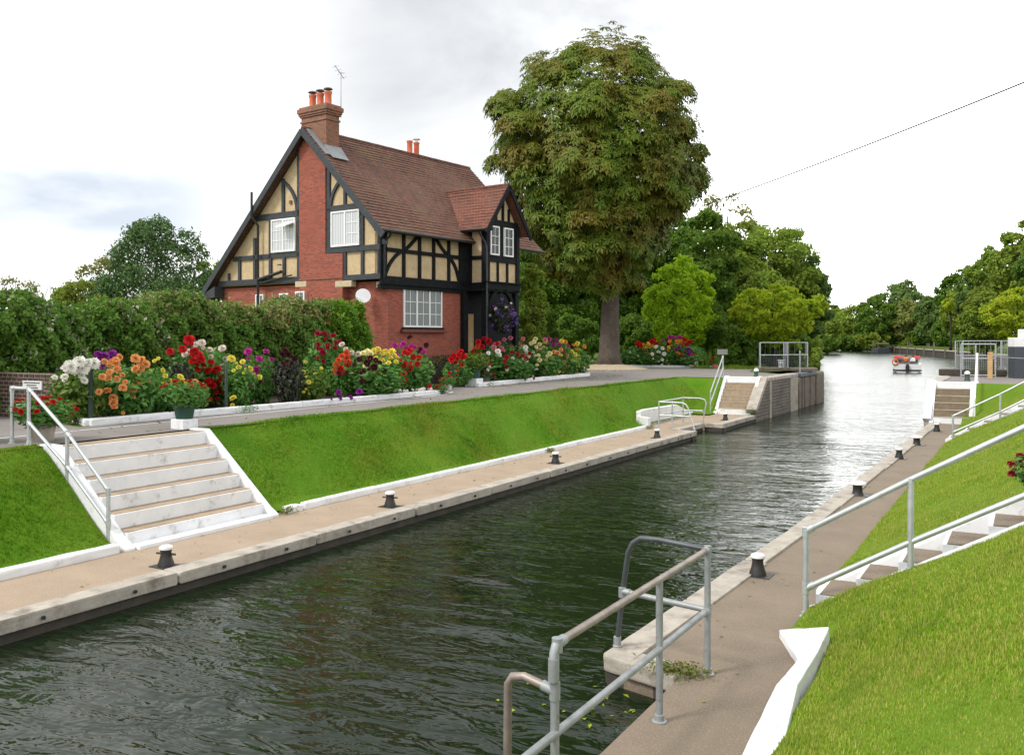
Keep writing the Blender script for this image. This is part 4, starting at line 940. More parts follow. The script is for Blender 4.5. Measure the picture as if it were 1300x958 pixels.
def trunk_mb(h0, h1, r0, r1, limbs, rng, bend=.25, n=10):
    mb = MB(); pts = []; rs = []
    for i in range(6):
        f = i/5; pts.append((bend*math.sin(f*2.2+r0*9)*f, bend*math.cos(f*1.7)*f*.5, h0+(h1-h0)*f)); rs.append((r0*(1+.5*max(0, .16-f)/.16))*(1-f)+r1*f)
    mb.tube(pts, rs, n)
    for c in limbs:
        st = .5+.45*rng.random(); p0 = Vector(pts[0]).lerp(Vector(pts[-1]), st); c = Vector(c); mid = p0.lerp(c, .5)+Vector((0, 0, .12*(c-p0).length))
        rr_ = r1*.55+.03; mb.tube([p0, mid, c], [rr_, rr_*.6, rr_*.2], 6)
    return mb
def tree(name, label, cat, px, d, ytop, wpx, zbot, leaf_m, shape='round', size=None, lobes=70, lobe_r=.23, dens=2.0, ground=UP, trunk_r=.22, seed=0, group=None, aspect=.55, droop=.35, ry=None, inner=.15, bark='bark_dark', hollow=.6, flat=.75):
    rng = np.random.default_rng(100+seed); b = at(px, 430, d); ztop = HC+(430-ytop)/F*d
    rx = wpx*d/F/2; rz = (ztop-zbot)/2
    t = thing(name, label, cat, (b.x, b.y, ground), rng.uniform(0, 6.28) if ry is None else YAW, group)
    size = size or max(.24, d*.0042); ryy = ry or rx
    area = 4*math.pi*((rx*ryy+rx*rz+ryy*rz)/3); n = int(min(34000, dens*area/(size*size*aspect*.5)))
    p, N, C_, lr = crown_pts(rx*.9, ryy*.9, rz*.9, n, lobes, lobe_r, shape, inner, rng, flat, hollow)
    cz = (ztop+zbot)/2-ground
    p[:, 2] += cz; C_ = C_+np.array([0, 0, cz])
    keep = p[:, 2] > max(zbot-ground-.4, -1.9); p, N = p[keep], N[keep]
    V, Fc = leaves(p, N, size, aspect, droop, .55, rng)
    np_mesh('crown', V, Fc, leaf_m, t)
    trunk_mb(-.3, cz+rz*.3, trunk_r, trunk_r*.4, [C_[i] for i in rng.choice(lobes, min(9, lobes), False)], rng).build('trunk', bark, t, smooth=True)
    return t

# ---- the horse chestnut
def chestnut():
    rng = np.random.default_rng(42); d = 56.6
    t = thing('horse_chestnut_tree', 'huge round crowned horse chestnut with thick straight trunk beside the path', 'tree', TREE)
    cx = 0; zt = HC+(430-28)/F*d; zb = HC+(430-374)/F*d; cz = (zt+zb)/2-UP; rz = (zt-zb)/2*.975; rx = 275*d/F/2
    lobes = 150; D = fib(lobes, rng); zz = D[:, 2]
    # narrower towards the bottom, broad shoulders
    hz = np.sqrt(1-np.clip(zz, -1, 1)**2); hz2 = hz**.72; rad = np.where(zz > 0, 1, 1-.40*np.abs(zz)**1.3)*hz2/np.maximum(hz, .05)
    C_ = D*rng.uniform(.79, .96, (lobes, 1))*np.stack([rx*rad, rx*rad, np.full(lobes, rz)], 1)
    C_[:, 2] *= np.where(zz > .75, .93, 1)
    C2 = sph(24, rng)*rng.uniform(.3, .5, (24, 1))*np.array([rx, rx, rz]); C_ = np.concatenate([C_, C2]); L_ = len(C_)
    lr = rng.uniform(.55, 1.7, L_); w = lr**2; w[lobes:] *= .5; w /= w.sum()
    n = 19000; k = rng.choice(L_, n, p=w); dd = sph(n, rng); out = nrm(C_[k]/np.array([rx, rx, rz]))
    fl = (dd*out).sum(1) < -.2; dd[fl] = -dd[fl]
    low = dd[:, 2] < -.45; dd[low, 2] *= -.6; dd = nrm(dd)
    p = C_[k]+dd*(lr[k]*(.62+.42*rng.random(n)**.7))[:, None]*np.array([1, 1, .72])
    # leaves filling the shell of the whole crown between the clumps
    n2 = 12000; e = sph(n2, rng); ez = e[:, 2]; eh = np.sqrt(1-ez**2); ef = np.where(ez > 0, 1, 1-.40*np.abs(ez)**1.3)*eh**.72/np.maximum(eh, .05)
    bump_ = 1+.06*np.sin(e[:, 0]*9+e[:, 2]*7)+.05*np.sin(e[:, 1]*13-e[:, 2]*11)+.03*np.sin(e[:, 0]*23+e[:, 1]*17)
    q = e*(rng.uniform(.80, .985, n2)*bump_)[:, None]*np.stack([rx*ef, rx*ef, np.full(n2, rz)], 1)
    p = np.concatenate([p, q]); dd = np.concatenate([dd, e]); n += n2
    p[:, 2] += cz; p[:, :2] += np.array([-.62, -.35])
    # palmate leaves: five drooping leaflets from each leaf stalk
    a0 = rng.uniform(0, 6.28, n); Vs = []; nl = 5
    outh = nrm(dd*np.array([1, 1, .55])+np.array([0, 0, .45]))
    ref = nrm(np.cross(outh, np.array([0.3, .2, 1.]))); ref2 = np.cross(outh, ref)
    droop_ = rng.uniform(.15, .8, n)
    s0 = .17+.27*rng.random(n)**1.3
    for j in range(nl):
        a = a0+j*2*np.pi/nl+rng.normal(0, .15, n)
        dr = ref*np.cos(a)[:, None]+ref2*np.sin(a)[:, None]; dr = nrm(dr+outh*.12+np.array([0, 0, -1.])*droop_[:, None])
        sd = nrm(np.cross(dr, outh)); s = (s0*rng.uniform(.8, 1.15, n))[:, None]
        Vs.append(np.stack([p, p+dr*s*.62+sd*s*.17+outh*s*.06, p+dr*s*1.05+np.array([0, 0, -.1])*s, p+dr*s*.62-sd*s*.17+outh*s*.06], 1))
    V = np.stack(Vs, 1).reshape(-1, 3); i = np.arange(n*nl)[:, None]*4
    Fc = np.concatenate([i+np.array([0, 1, 2]), i+np.array([0, 2, 3])], 0)
    q = sph(3000, rng)*(rng.random((3000, 1))**.4)*np.array([rx*.62, rx*.62, rz*.66]); q[:, 2] += cz
    V2, F2 = leaves(q, sph(3000, rng), .55, .6, .5, .5, rng)
    V, Fc = merge([(V, Fc), (V2, F2)]); np_mesh('crown', V, Fc, 'chestnut', t)
    mb = MB(); pts = []; rs = []
    for i in range(12):
        f = i/11; z = -.1+f*11.5; pts.append((.25*f, .1*math.sin(f*3), z)); rs.append(.66*(1-.42*f)+.26*math.exp(-z*1.7))
    mb.tube(pts, rs, 22)
    rnd = random.Random(2)
    for i, v in enumerate(mb.v):
        a = math.atan2(v[1], v[0]); k_ = 1+.05*math.sin(5*a+v[2]*.4)+.04*rnd.uniform(-1, 1); mb.v[i] = (v[0]*k_, v[1]*k_, v[2])
    for i in rng.choice(lobes, 26, False):
        c = Vector(C_[i])+Vector((0, 0, cz)); p0 = Vector(pts[rnd.randint(5, 11)]); mid = p0.lerp(c, .5)+Vector((0, 0, .8)); mb.tube([p0, mid, c], [.2, .12, .03], 6)
    mb.build('trunk', 'bark', t, smooth=True)
chestnut()

# ---- the hedge
def hedge():
    a = Vector((-22.75, 12.0)); b = Vector((-21.75, 27.3)); t = thing('hedge', 'tall shaggy green hedge with cream blossom running behind the long dahlia bed', 'hedge', (a.x, a.y, UP))
    d = (b-a); Lg = d.length; d.normalize(); q = Vector((d.y, -d.x)); q = q if q.x > 0 else -q
    H = lambda u: 2.84+.02*u+.16*math.sin(u*1.1)+.12*math.sin(u*2.7+1)+(0 if u < Lg-1.6 else -(u-Lg+1.6)**2*.28)
    n = 64000; rng = np.random.default_rng(8)
    u = rng.uniform(-.3, Lg, n); kind = rng.random(n); sc = np.array([H(x) for x in u])
    bul = lambda uu, zz: .20*np.sin(uu*2.1+zz*1.3)+.17*np.sin(uu*4.7-zz*3.2+2)+.12*np.sin(uu*8.3+zz*6.1)+.06*np.sin(uu*15-zz*11)
    z = np.where(kind < .74, rng.uniform(.05, 1, n)*sc, sc+rng.normal(0, .09, n)); dep = np.where(kind < .74, .0, -rng.uniform(0, 1.5, n))
    over = np.clip(z/sc-.82, 0, 1)*1.6; 
    off = dep+bul(u, z)+rng.normal(0, .09, n)-over
    ins = rng.random(n) < .14; off = np.where(ins, -rng.uniform(.1, 1.3, n), off); z = np.where(ins, rng.uniform(.3, .97, n)*sc, z)
    end = rng.random(n) < .06; u = np.where(end, Lg+rng.normal(0, .1, n)-.5*(z/sc)**2, u); off = np.where(end, -rng.uniform(0, 1.4, n), off)
    pos = np.stack([d.x*u+q.x*off, d.y*u+q.y*off, z], 1)
    nor = np.tile(np.array([q.x, q.y, .35]), (n, 1)); nor[kind >= .74] = (0.2, -.2, 1)
    lime = (u > Lg-1.9-.35*np.sin(z*3)) & (rng.random(n) < .9)
    tip = (~lime) & (z > sc*.82) & (u > 4.5) & (rng.random(n) < np.clip((u-4)/14, .12, .55))
    bl = (~lime) & (~tip) & (u < 7) & (z > sc*.45) & (np.sin(u*2.3+z*3)+np.sin(u*5.1-z*2) > .5) & (rng.random(n) < .17)
    g_ = ~(lime | tip | bl)
    for nm, msk, m, s_ in (('foliage', g_, 'hedge_leaf', .135), ('foliage', lime, 'hedge_lime', .13), ('foliage', tip, 'hedge_tip', .13), ('blossom', bl, 'blossom', .13)):
        V, Fc = leaves(pos[msk], nor[msk], s_, .6, .6, .55, rng); np_mesh(nm, V, Fc, m, t)
    # loose shoots above the top
    sh = MB()
    for i in range(60):
        uu = rng.uniform(0, Lg-2); h = H(uu); x, y = d.x*uu-q.x*.5*rng.random(), d.y*uu-q.y*.5*rng.random(); l = rng.uniform(.15, .45)
        sh.tube([(x, y, h-.2), (x+rng.normal(0, .1), y+rng.normal(0, .1), h+l)], .008, 4)
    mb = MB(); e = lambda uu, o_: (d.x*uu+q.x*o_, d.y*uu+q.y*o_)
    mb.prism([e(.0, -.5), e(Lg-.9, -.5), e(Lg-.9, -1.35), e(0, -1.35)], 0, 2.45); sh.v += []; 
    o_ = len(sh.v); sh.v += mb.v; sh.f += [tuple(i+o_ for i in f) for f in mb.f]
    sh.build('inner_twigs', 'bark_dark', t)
hedge()
# brown low hedge under the front window
def low_hedge(label, loc, rz, l, w, h, m, n, size=.09):
    t = thing('low_hedge', label, 'hedge', loc, rz); rng = np.random.default_rng(int(l*100))
    p = np.stack([rng.uniform(-l/2, l/2, n), rng.uniform(-w/2, w/2, n), rng.uniform(.05, 1, n)**.6*h], 1)
    p[:, 2] += .05*np.sin(p[:, 0]*4); V, Fc = leaves(p, nrm(p*np.array([.1, 1, .6])+np.array([0, 0, .3])), size, .6, .3, .7, rng); np_mesh('foliage', V, Fc, m, t)
    mb = MB(); mb.box(-l/2+.1, l/2-.1, -w/2+.1, w/2-.1, 0, h*.8); mb.build('inner_twigs', 'bark_dark', t)
low_hedge('low brownish clipped hedge under the ground floor window of the cottage', (-21.45, 31.2, UP), R(85), 5.2, .7, 1.22, 'brown_hedge', 5200)

# ---- dahlias
fol_mesh = {}
def foliage_mesh(m, var):
    key = (m, var)
    if key not in fol_mesh:
        rng = np.random.default_rng(900+var*7+len(m)); n = 1050
        u = sph(n, rng); r = rng.random(n)**.45; p = u*r[:, None]*np.array([.5, .5, .5]); p[:, 2] = p[:, 2]+.47
        p[:, :2] *= (.72+.42*p[:, 2:3])
        N = nrm(u+np.array([0, 0, .5])); V, Fc = leaves(p, N, .112, .55, .45, .5, rng)
        V2 = [];  st = MB()
        for i in range(9):
            a = rng.uniform(0, 6.28); st.tube([(.05*math.cos(a), .05*math.sin(a), 0), (.22*math.cos(a), .22*math.sin(a), .8)], .006, 4, False)
        fs = np.array([(f[0], f[1], f[2]) for f in st.f]+[(f[0], f[2], f[3]) for f in st.f]); V, Fc = merge([(V, Fc), (np.array(st.v), fs)])
        o = np_mesh('foliage', V, Fc, m); me = o.data; bpy.data.objects.remove(o); fol_mesh[key] = me
    return fol_mesh[key]
bl_mesh = {}
def bloom_mesh(c):
    """a double dahlia head of unit diameter: rings of cupped petals round a ball"""
    if c in bl_mesh: return bl_mesh[c]
    V, Fc = [], []
    rng = np.random.default_rng(len(c)*13+ord(c[0]))
    for ring, (cnt, el, rr_) in enumerate([(13, -12, .50), (13, 8, .49), (12, 26, .46), (11, 43, .42), (9, 58, .37), (7, 72, .32), (4, 84, .27)]):
        for i in range(cnt):
            a = 2*math.pi*(i+.5*(ring % 2))/cnt+rng.normal(0, .06); e = R(el+rng.normal(0, 4)); dr = np.array([math.cos(a)*math.cos(e), math.sin(a)*math.cos(e), math.sin(e)])
            sd = np.array([-math.sin(a), math.cos(a), 0]); up = np.cross(dr, sd)*-1; r = rr_*rng.uniform(.9, 1.08); wd = .115
            b = len(V); V += [dr*.12, dr*r*.7+sd*wd+up*.04, dr*r, dr*r*.7-sd*wd+up*.04]; Fc += [(b, b+1, b+2), (b, b+2, b+3)]
    o = np_mesh('flower_head', np.array(V), np.array(Fc), 'p_'+c); me = o.data; bpy.data.objects.remove(o); bl_mesh[c] = me
    return me
bush_i = 0
def place_fn(row):
    return (lambda x, y: onX(x, y, row)) if row < 0 else (lambda x, y: onY(x, y, row))
def bush(label, row, px, ytop, wpx, colour, blooms, leaf='dahlia_leaf', size=.2, name='dahlia_bush', group=None, extra=0, base=UP, fill=True):
    """row <0: plane x=row, >0: plane y=row; blooms: list of (px,py) or (px,py,colour)"""
    global bush_i
    bush_i += 1; f = place_fn(row); c = f(px, ytop); dist = (Vector((c.x, c.y))).length
    h = max(.25, c.z-base); w = wpx*dist/F
    t = thing(name, label, 'flower bush', (c.x, c.y, base), bush_i*1.3, group)
    inv = Matrix.Rotation(-bush_i*1.3, 4, 'Z')
    o = bpy.data.objects.new('foliage', foliage_mesh(leaf, bush_i % 3)); COL.objects.link(o); o.parent = t; o.scale = (max(w*1.3, .95), max(w*1.1, 1.05), h*1.02)
    rnd = random.Random(bush_i)
    lst = list(blooms)
    extra = extra or len(blooms)+2
    for i in range(extra):
        b = rnd.choice(blooms); lst.append((b[0]+rnd.uniform(-wpx*.3, wpx*.3), b[1]+rnd.uniform(2, 22), *(b[2:3])))
    for b in lst:
        p = f(b[0], b[1]); cc = b[2] if len(b) > 2 else colour
        toward = (Vector((0, 0, HC))-p).normalized(); p = p+toward*rnd.uniform(.45, .8)*max(w, .85)*.8
        p.z = max(p.z, base+.15)
        e = bpy.data.objects.new('flower_head', bloom_mesh(cc)); COL.objects.link(e); e.parent = t
        lp = inv @ (p-Vector((c.x, c.y, base))); e.location = lp
        s_ = size*1.12*(rnd.uniform(.8, 1.25) if lst.index(b) < len(blooms) else rnd.uniform(.45, .85)); e.scale = (s_, s_, s_*.9)
        v = (toward*.7+Vector((rnd.uniform(-.6, .6), rnd.uniform(-.6, .6), .55+rnd.uniform(-.2, .3)))).normalized(); v = inv @ v
        e.rotation_euler = v.to_track_quat('Z', 'Y').to_euler()
    return t
bush('dahlia bush with big white blooms at the near corner of the long bed, pale leaves', -18.95, 100, 466, 56, 'white', [(90,466),(101,459),(105,468),(112,460),(119,461),(97,469),(86,468)], 'dahlia_lime', .24)
bush('dahlias with a few small violet purple blooms behind the white ones', -20.3, 133, 455, 44, 'purple', [(125,450),(132,452),(142,450)], size=.22)
bush('broad dahlia bush full of apricot blooms, right of the white one', -18.95, 158, 460, 72, 'apricot', [(133,459),(147,461),(152,453),(148,468),(139,472),(172,455),(180,456),(172,468),(178,467),(185,462),(156,492),(168,493),(136,496),(144,505),(144,511),(130,478),(147,457)], size=.2)
bush('thin bush with small yellow blooms between the apricot and the red ones', -19.2, 203, 464, 42, 'yellow', [(210,477),(196,458),(207,470),(215,482),(201,455),(191,470)], size=.11)
bush('dark leaved bush without blooms left of the tall red dahlias', -19.6, 224, 456, 34, 'wine', [(219,452,'wine')], 'dahlia_bronze', .12)
bush('tall dahlia bush with many pure red blooms near the small red tub', -20.0, 247, 438, 50, 'red', [(240,431),(216,446),(232,443),(247,447),(252,450),(245,458),(256,464),(268,459),(265,470),(275,469),(262,486),(270,489),(282,481),(255,456),(266,483)], size=.24)
bush('tall dahlias with blush white blooms mixed above the red ones', -20.3, 268, 440, 52, 'blush', [(248,437),(256,435),(266,444),(282,442),(269,456),(282,466),(279,474),(239,446),(284,489,'white'),(266,483,'white')], size=.22)
bush('low bush with small orange and yellow blooms behind the red tub on the steps', -18.7, 238, 482, 46, 'orange', [(229,478,'yellow'),(232,483,'yellow'),(225,491),(229,495),(248,485,'apricot'),(250,493,'apricot'),(241,497,'apricot'),(247,500,'apricot'),(221,487)], size=.17)
bush('dahlia bush with pale yellow blooms, first yellow one right of the red', -19.1, 303, 458, 42, 'yellow', [(294,455),(303,466),(308,459),(318,468),(296,505)], size=.19)
bush('dahlia bush with magenta pink blooms beside the pale yellow one', -19.7, 329, 450, 38, 'magenta', [(315,446),(325,468),(329,455),(338,446),(331,456),(345,456),(323,471)], size=.2)
bush('dark wine coloured spire of bronze leaves spilling over the white kerb', -18.6, 366, 452, 30, 'wine', [(358,449),(366,450),(370,452),(362,445),(374,455),(364,458)], 'dahlia_bronze', .16)
bush('bushy plant with small lemon blooms right of the dark spire', -18.95, 392, 464, 46, 'yellow', [(388,460),(408,467),(379,479),(392,485),(385,472),(400,474)], 'dahlia_lime', .12)
bush('tallest dahlia with crimson blooms against the lime end of the hedge', -20.5, 413, 426, 44, 'crimson', [(403,423),(412,424),(423,426),(404,437),(416,438),(426,435),(425,441),(410,448)], size=.2)
bush('slender dahlia with blush and cream blooms right of the tall crimson one', -19.9, 440, 440, 34, 'blush', [(434,437),(439,443),(451,452),(455,449),(446,448)], size=.19)
bush('dahlia bush with orange red blooms in front of the blush one', -19.3, 434, 456, 34, 'orangered', [(430,457),(434,452),(440,455),(432,468,'red'),(440,448),(427,463),(443,462)], size=.2)
bush('dahlia bush crowned with a row of big lemon yellow blooms', -19.3, 480, 450, 52, 'yellow', [(466,447,'cream'),(475,446),(480,443),(485,448),(492,449),(497,447),(470,449,'cream'),(461,448,'cream'),(489,446),(499,451)], size=.25)
bush('dark purple dahlia bush with low blooms near the white kerb', -18.7, 470, 458, 76, 'wine', [(470,455),(477,457),(482,460),(456,456),(488,470),(430,498,'purple'),(456,497,'purple'),(490,491,'purple'),(462,471),(475,466),(450,463),(466,461)], size=.2)
bush('dahlia bush with bright red blooms near the gap in the beds', -18.9, 522, 450, 52, 'red', [(514,447),(520,445),(525,453),(532,454),(521,465),(512,474),(518,449),(530,462)], size=.22)
bush('dahlia bush with magenta blooms behind the bright red one near the gap', -19.9, 516, 442, 58, 'magenta', [(501,438),(512,436),(517,443),(503,451),(533,447),(538,446),(522,440),(493,444),(541,438,'wine'),(520,428,'wine')], size=.22)
bush('small bush with two sharp yellow blooms under the lemon crown', -18.8, 498, 466, 34, 'yellow', [(493,461),(503,459)], size=.19)
bush('low trailing plant with red blooms over the rounded end of the kerb', -18.35, 553, 487, 36, 'red', [(545,490),(555,490),(563,482),(550,496)], size=.12)
for i in range(1):
    mb = MB(); rnd = random.Random(4)
    for k in range(16):
        p = Vector((-18.35+rnd.uniform(-.25,.25), 25.4+rnd.uniform(-1.1,.9), UP+.2)); mb.ball(p, rnd.uniform(.04,.09), n=7, m=5)
    o = mb.build('white_pebbles', 'white_stone', smooth=True, off=(-18.35,25.4,UP)); o.location = (-18.35,25.4,UP); tag(o, 'scatter of white pebbles on the rounded kerb end of the long bed', 'pebbles', kind='stuff')
# bed before the porch
bush('dahlia bush with scarlet blooms at the house side corner of the porch bed', -20.1, 582, 456, 34, 'red', [(576,452),(585,446),(588,452),(580,455),(587,464),(573,456),(583,450)], size=.25)
bush('tall rose red dahlias in front of the dark porch post', -21.0, 614, 437, 40, 'red', [(607,434),(615,430),(612,440),(620,433),(627,441,'pink'),(600,448),(606,440,'orangered'),(630,436)], size=.25)
bush('pink dahlia bush in the middle of the porch bed', -21.2, 643, 433, 46, 'pink', [(633,436),(640,431),(648,429),(637,442),(655,433),(664,430),(650,440),(660,438)], size=.23)
bush('dahlia bush with white blooms low in the porch bed', -20.3, 638, 450, 60, 'white', [(632,446),(667,441),(668,446),(634,450),(660,461),(651,455),(620,448)], size=.22)
bush('dahlia bush with dark crimson blooms facing the path in the porch bed', -20.1, 652, 456, 50, 'crimson', [(657,449),(663,452),(672,448),(663,474,'red'),(643,453),(650,447),(668,455),(641,459),(614,460),(621,462,'red')], size=.2)
bush('dahlia bush with cream blooms, left of the magenta ones in the porch bed', -20.5, 688, 446, 44, 'cream', [(684,451),(695,452),(681,469,'white'),(693,456),(698,449),(678,434),(685,457),(701,455)], size=.22)
bush('tall dahlias with pale lemon blooms at the back of the porch bed', -21.6, 683, 434, 44, 'cream', [(680,430),(685,437),(690,441),(674,436),(692,433,'yellow')], size=.2)
bush('dahlia bush with magenta blooms near the path end of the porch bed', -21.0, 707, 436, 36, 'magenta', [(706,431),(711,437),(715,446),(721,440),(697,430),(692,431,'pink'),(714,452),(703,437)], size=.22)
bush('dahlia bush with peach blooms near the path end of the porch bed', -20.6, 712, 450, 44, 'apricot', [(703,447),(708,448),(712,444),(714,472),(716,460),(720,452),(700,456,'blush')], size=.23)
bush('dahlia bush with yellow and orange blooms at the tree end of the porch bed', -20.7, 732, 442, 36, 'yellow', [(713,433),(718,434,'orange'),(728,438,'orange'),(733,436),(726,446),(730,450),(735,452),(727,458),(731,456),(740,463),(733,463),(742,440,'orange'),(737,446),(747,453,'apricot')], size=.22)
# far bed beyond the tree
FY = 59.6
bush('low leafy green bush at the tree end of the far bed', FY, 804, 444, 40, 'white', [(800,447,'cream')], size=.12, name='leafy_bush')
bush('broad leafy green bush without blooms in the far bed, right of the low one', FY, 826, 449, 40, 'white', [(829,455,'white')], size=.1, name='leafy_bush')
bush('far dahlias with deep red blooms at the left of the far bed', FY+.9, 822, 436, 44, 'red', [(810,436),(831,431),(834,436),(828,434),(814,438),(824,433)], size=.34)
bush('far dahlias with orange and yellow blooms under the deep red ones', FY+.3, 822, 440, 30, 'orange', [(817,437),(821,439,'yellow'),(818,442),(827,438),(823,436,'yellow')], size=.28)
bush('far dahlias with four white blooms in the far bed', FY-.2, 839, 444, 30, 'white', [(833,440),(841,442),(836,447),(843,449)], size=.3)
bush('far dahlias with purple blooms at the top of the far bed', FY+.9, 856, 432, 38, 'magenta', [(851,428),(855,428),(863,428),(858,443),(878,450),(848,432,'wine'),(862,441,'purple'),(874,444,'purple'),(849,437,'wine')], size=.33)
bush('far dahlias with orange blooms among the purple ones in the far bed', FY+.2, 855, 437, 24, 'orange', [(850,433),(860,434),(849,441,'yellow'),(864,433)], size=.3)
bush('far dahlias with scarlet blooms at the right of the far bed', FY+.6, 873, 436, 34, 'red', [(869,431),(875,434),(877,434),(866,430),(872,437)], size=.32)
bush('leafy bush with one pale pink bloom at the right end of the far bed', FY-.4, 880, 450, 34, 'blush', [(884,461)], size=.3)
# sword leaved clump with small red blooms
t = thing('crocosmia_clump', 'clump of bright green sword leaves beside the far dahlias', 'plant', onY(899,466,59.5)[:2]+(UP,)); rng = np.random.default_rng(3); n = 160
bp = rng.normal(0, .45, (n, 3)); bp[:, 2] = 0; a = rng.uniform(0, 6.28, n); hh = rng.uniform(.7, 1.35, n); ln_ = rng.uniform(.05, .45, n)
tp_ = bp+np.stack([np.cos(a)*ln_, np.sin(a)*ln_, hh], 1); sd = np.stack([-np.sin(a), np.cos(a), 0*a], 1)*.035
np_mesh('foliage', np.stack([bp-sd, bp+sd, tp_], 1).reshape(-1, 3), np.arange(3*n).reshape(-1, 3), 'sword_leaf', t)

# geranium tubs
def tub(label, loc, h, r, pot, leafw, blooms, colour='red', leaf='dahlia_leaf', stand=None, bsize=.11, name='flower_tub', lh=None):
    t = thing(name, label, 'flower tub', loc)
    z = 0
    if stand:
        mb = MB(); mb.box(-stand[0], stand[0], -stand[0], stand[0], 0, stand[1]); mb.build('plinth', 'white_conc', t, bevel=.015); z = stand[1]
    mb = MB(); mb.lathe([(r*.78, 0), (r, h*.88), (r*1.06, h*.9), (r*1.06, h), (r*.92, h), (r*.9, h-.03)], (0, 0, z), 18); mb.build('pot', pot, t, smooth='auto')
    o = bpy.data.objects.new('foliage', foliage_mesh(leaf, 1)); COL.objects.link(o); o.parent = t; o.location = (0, 0, z+h-.12); o.scale = (leafw, leafw, lh or leafw*.62)
    rnd = random.Random(label); fh = (lh or leafw*.62)
    for i in range(blooms):
        a = rnd.uniform(0, 6.28); q = rnd.random(); rr_ = leafw*.5*math.sqrt(q)*1.02
        e = bpy.data.objects.new('flower_head', bloom_mesh(colour)); COL.objects.link(e); e.parent = t
        e.location = (math.cos(a)*rr_, math.sin(a)*rr_, z+h-.12+fh*(.5+.46*math.sqrt(max(0, 1-q))*(1 if rnd.random() < .75 else -.3)))
        e.scale = (bsize*rnd.uniform(.7, 1.2),)*3; e.rotation_euler = (rnd.uniform(-.8, .8), rnd.uniform(-.8, .8), a)
    return t
tub('green tub of small red flowers on a white block topping the broad white steps', (-15.95,13.55,UP), .32, .23, 'pot_green', 1.08, 34, 'red', stand=(.2, .22), bsize=.085, lh=.66)
tub('red geranium tub behind the handrail at the top left of the white steps', (-16.35,10.55,UP), .36, .24, 'conc', 1.25, 34, 'red', bsize=.12, lh=.62)
tub('green tub with feathery plant on a white block at the porch bed corner', (-19.75,31.4,UP), .42, .26, 'pot_green', 1.3, 14, 'red', leaf='dahlia_lime', stand=(.26, .34), bsize=.08, lh=.8)
tub('small low tub of red flowers on the path by the gap between the beds', (-19.6,29.2,UP), .2, .2, 'white', .7, 7, 'red', bsize=.09)
tub('small terracotta pot of red flowers right of the far dahlias', onY(908,466,58.4)[:2]+(UP,), .3, .2, 'terracotta', .7, 12, 'red', bsize=.2, lh=.6)
tub('red geranium tub at the top of the near grass slope steps', (.16,12.72,UP), .2, .2, 'white', .85, 30, 'crimson', bsize=.11, lh=.5)
tub('second red geranium tub at the top left corner beside the handrail', (-17.3,9.6,UP), .36, .24, 'conc', 1.1, 26, 'crimson', bsize=.12, lh=.62)
# hanging basket in the porch
cb = at(637, 400, 40.6)
t = thing('hanging_basket', 'hanging basket of violet and white flowers in the porch opening', 'hanging basket', (cb.x, cb.y, cb.z))
mb = MB(); mb.lathe([(.05,-.28),(.2,-.2),(.28,0),(.27,.0)], (0,0,0), 14); mb.build('basket', 'bark_dark', t, smooth='auto')
mb = MB()
for a in (0, 2.1, 4.2): mb.tube([(.26*math.cos(a),.26*math.sin(a),0),(0,0,.95),(0,0,1.15)], .008, 4)
mb.build('chain', 'iron', t)
o = bpy.data.objects.new('foliage', foliage_mesh('dahlia_bronze', 0)); COL.objects.link(o); o.parent = t; o.scale = (1.25,1.25,1.5); o.location = (0,0,-.8)
rnd = random.Random(9)
for i in range(95):
    v = Vector((rnd.gauss(0,1),rnd.gauss(0,1),rnd.gauss(0,1))).normalized()*rnd.uniform(.75,1.05); e = bpy.data.objects.new('flower_head', bloom_mesh(rnd.choice(['violet','violet','violet','purple','white']))); COL.objects.link(e); e.parent = t
    e.location = (v.x*.72, v.y*.72, v.z*.74-.05); e.scale = (rnd.uniform(.12,.2),)*3; e.rotation_euler = (rnd.uniform(-1,1),rnd.uniform(-1,1),0)
# posts in the beds
def gpost(label, loc, h, r=.05, m='post_green', group='dark posts in the flower beds'):
    mb = MB(); mb.tube([(0,0,-.05),(0,0,h-.02),(0,0,h)], [r,r,r*.6], 10); o = mb.build('garden_post', m, smooth='auto'); o.location = loc; tag(o, label, 'post', group)
gpost('dark green post standing in front of the apricot dahlias', onX(115,532,-18.5)[:2]+(UP,), 1.28, .055)
gpost('dark green post beside the garden wall with the white notice', onY(73,520,14.2)[:2]+(UP,), 1.2)
gpost('dark green post between the red and pale yellow dahlias', onX(287,519,-18.6)[:2]+(UP,), 1.25, .04)
gpost('dark post in the wine coloured spire of leaves', onX(372,508,-18.6)[:2]+(UP,), 1.3, .035)
gpost('short dark post at the gap in the beds before the house', onX(575,487,-19.9)[:2]+(UP,), 1.15, .045)
gpost('dark post at the tree end of the porch bed', onX(737,474,-20.3)[:2]+(UP,), .75, .045)
gpost('dark thin post between the big tree and the far bed', onY(785,470,58.0)[:2]+(UP,), 1.25, .045)
mb = MB(); mb.box(-.3,.3,-.08,.08,0,1.2); o = mb.build('stone_marker', 'conc_pale', bevel=.03); o.location = onY(780,468,58.6)[:2]+(UP,); tag(o, 'pale upright stone just right of the big tree trunk', 'stone')
# tuft on the landing corner
t = thing('weed_tuft', 'tuft of weeds growing on the corner of the near towpath landing', 'weeds', (-3.3,9.35,0)); rng = np.random.default_rng(5)
p = rng.normal(0, 1, (420, 3))*np.array([.17, .10, .0]); p[:, 2] = .03+.05*rng.random(420); V, Fc = leaves(p, np.tile([0, 0, 1.], (420, 1)), .05, .5, .2, .7, rng); np_mesh('foliage', V, Fc, 'tuft', t)

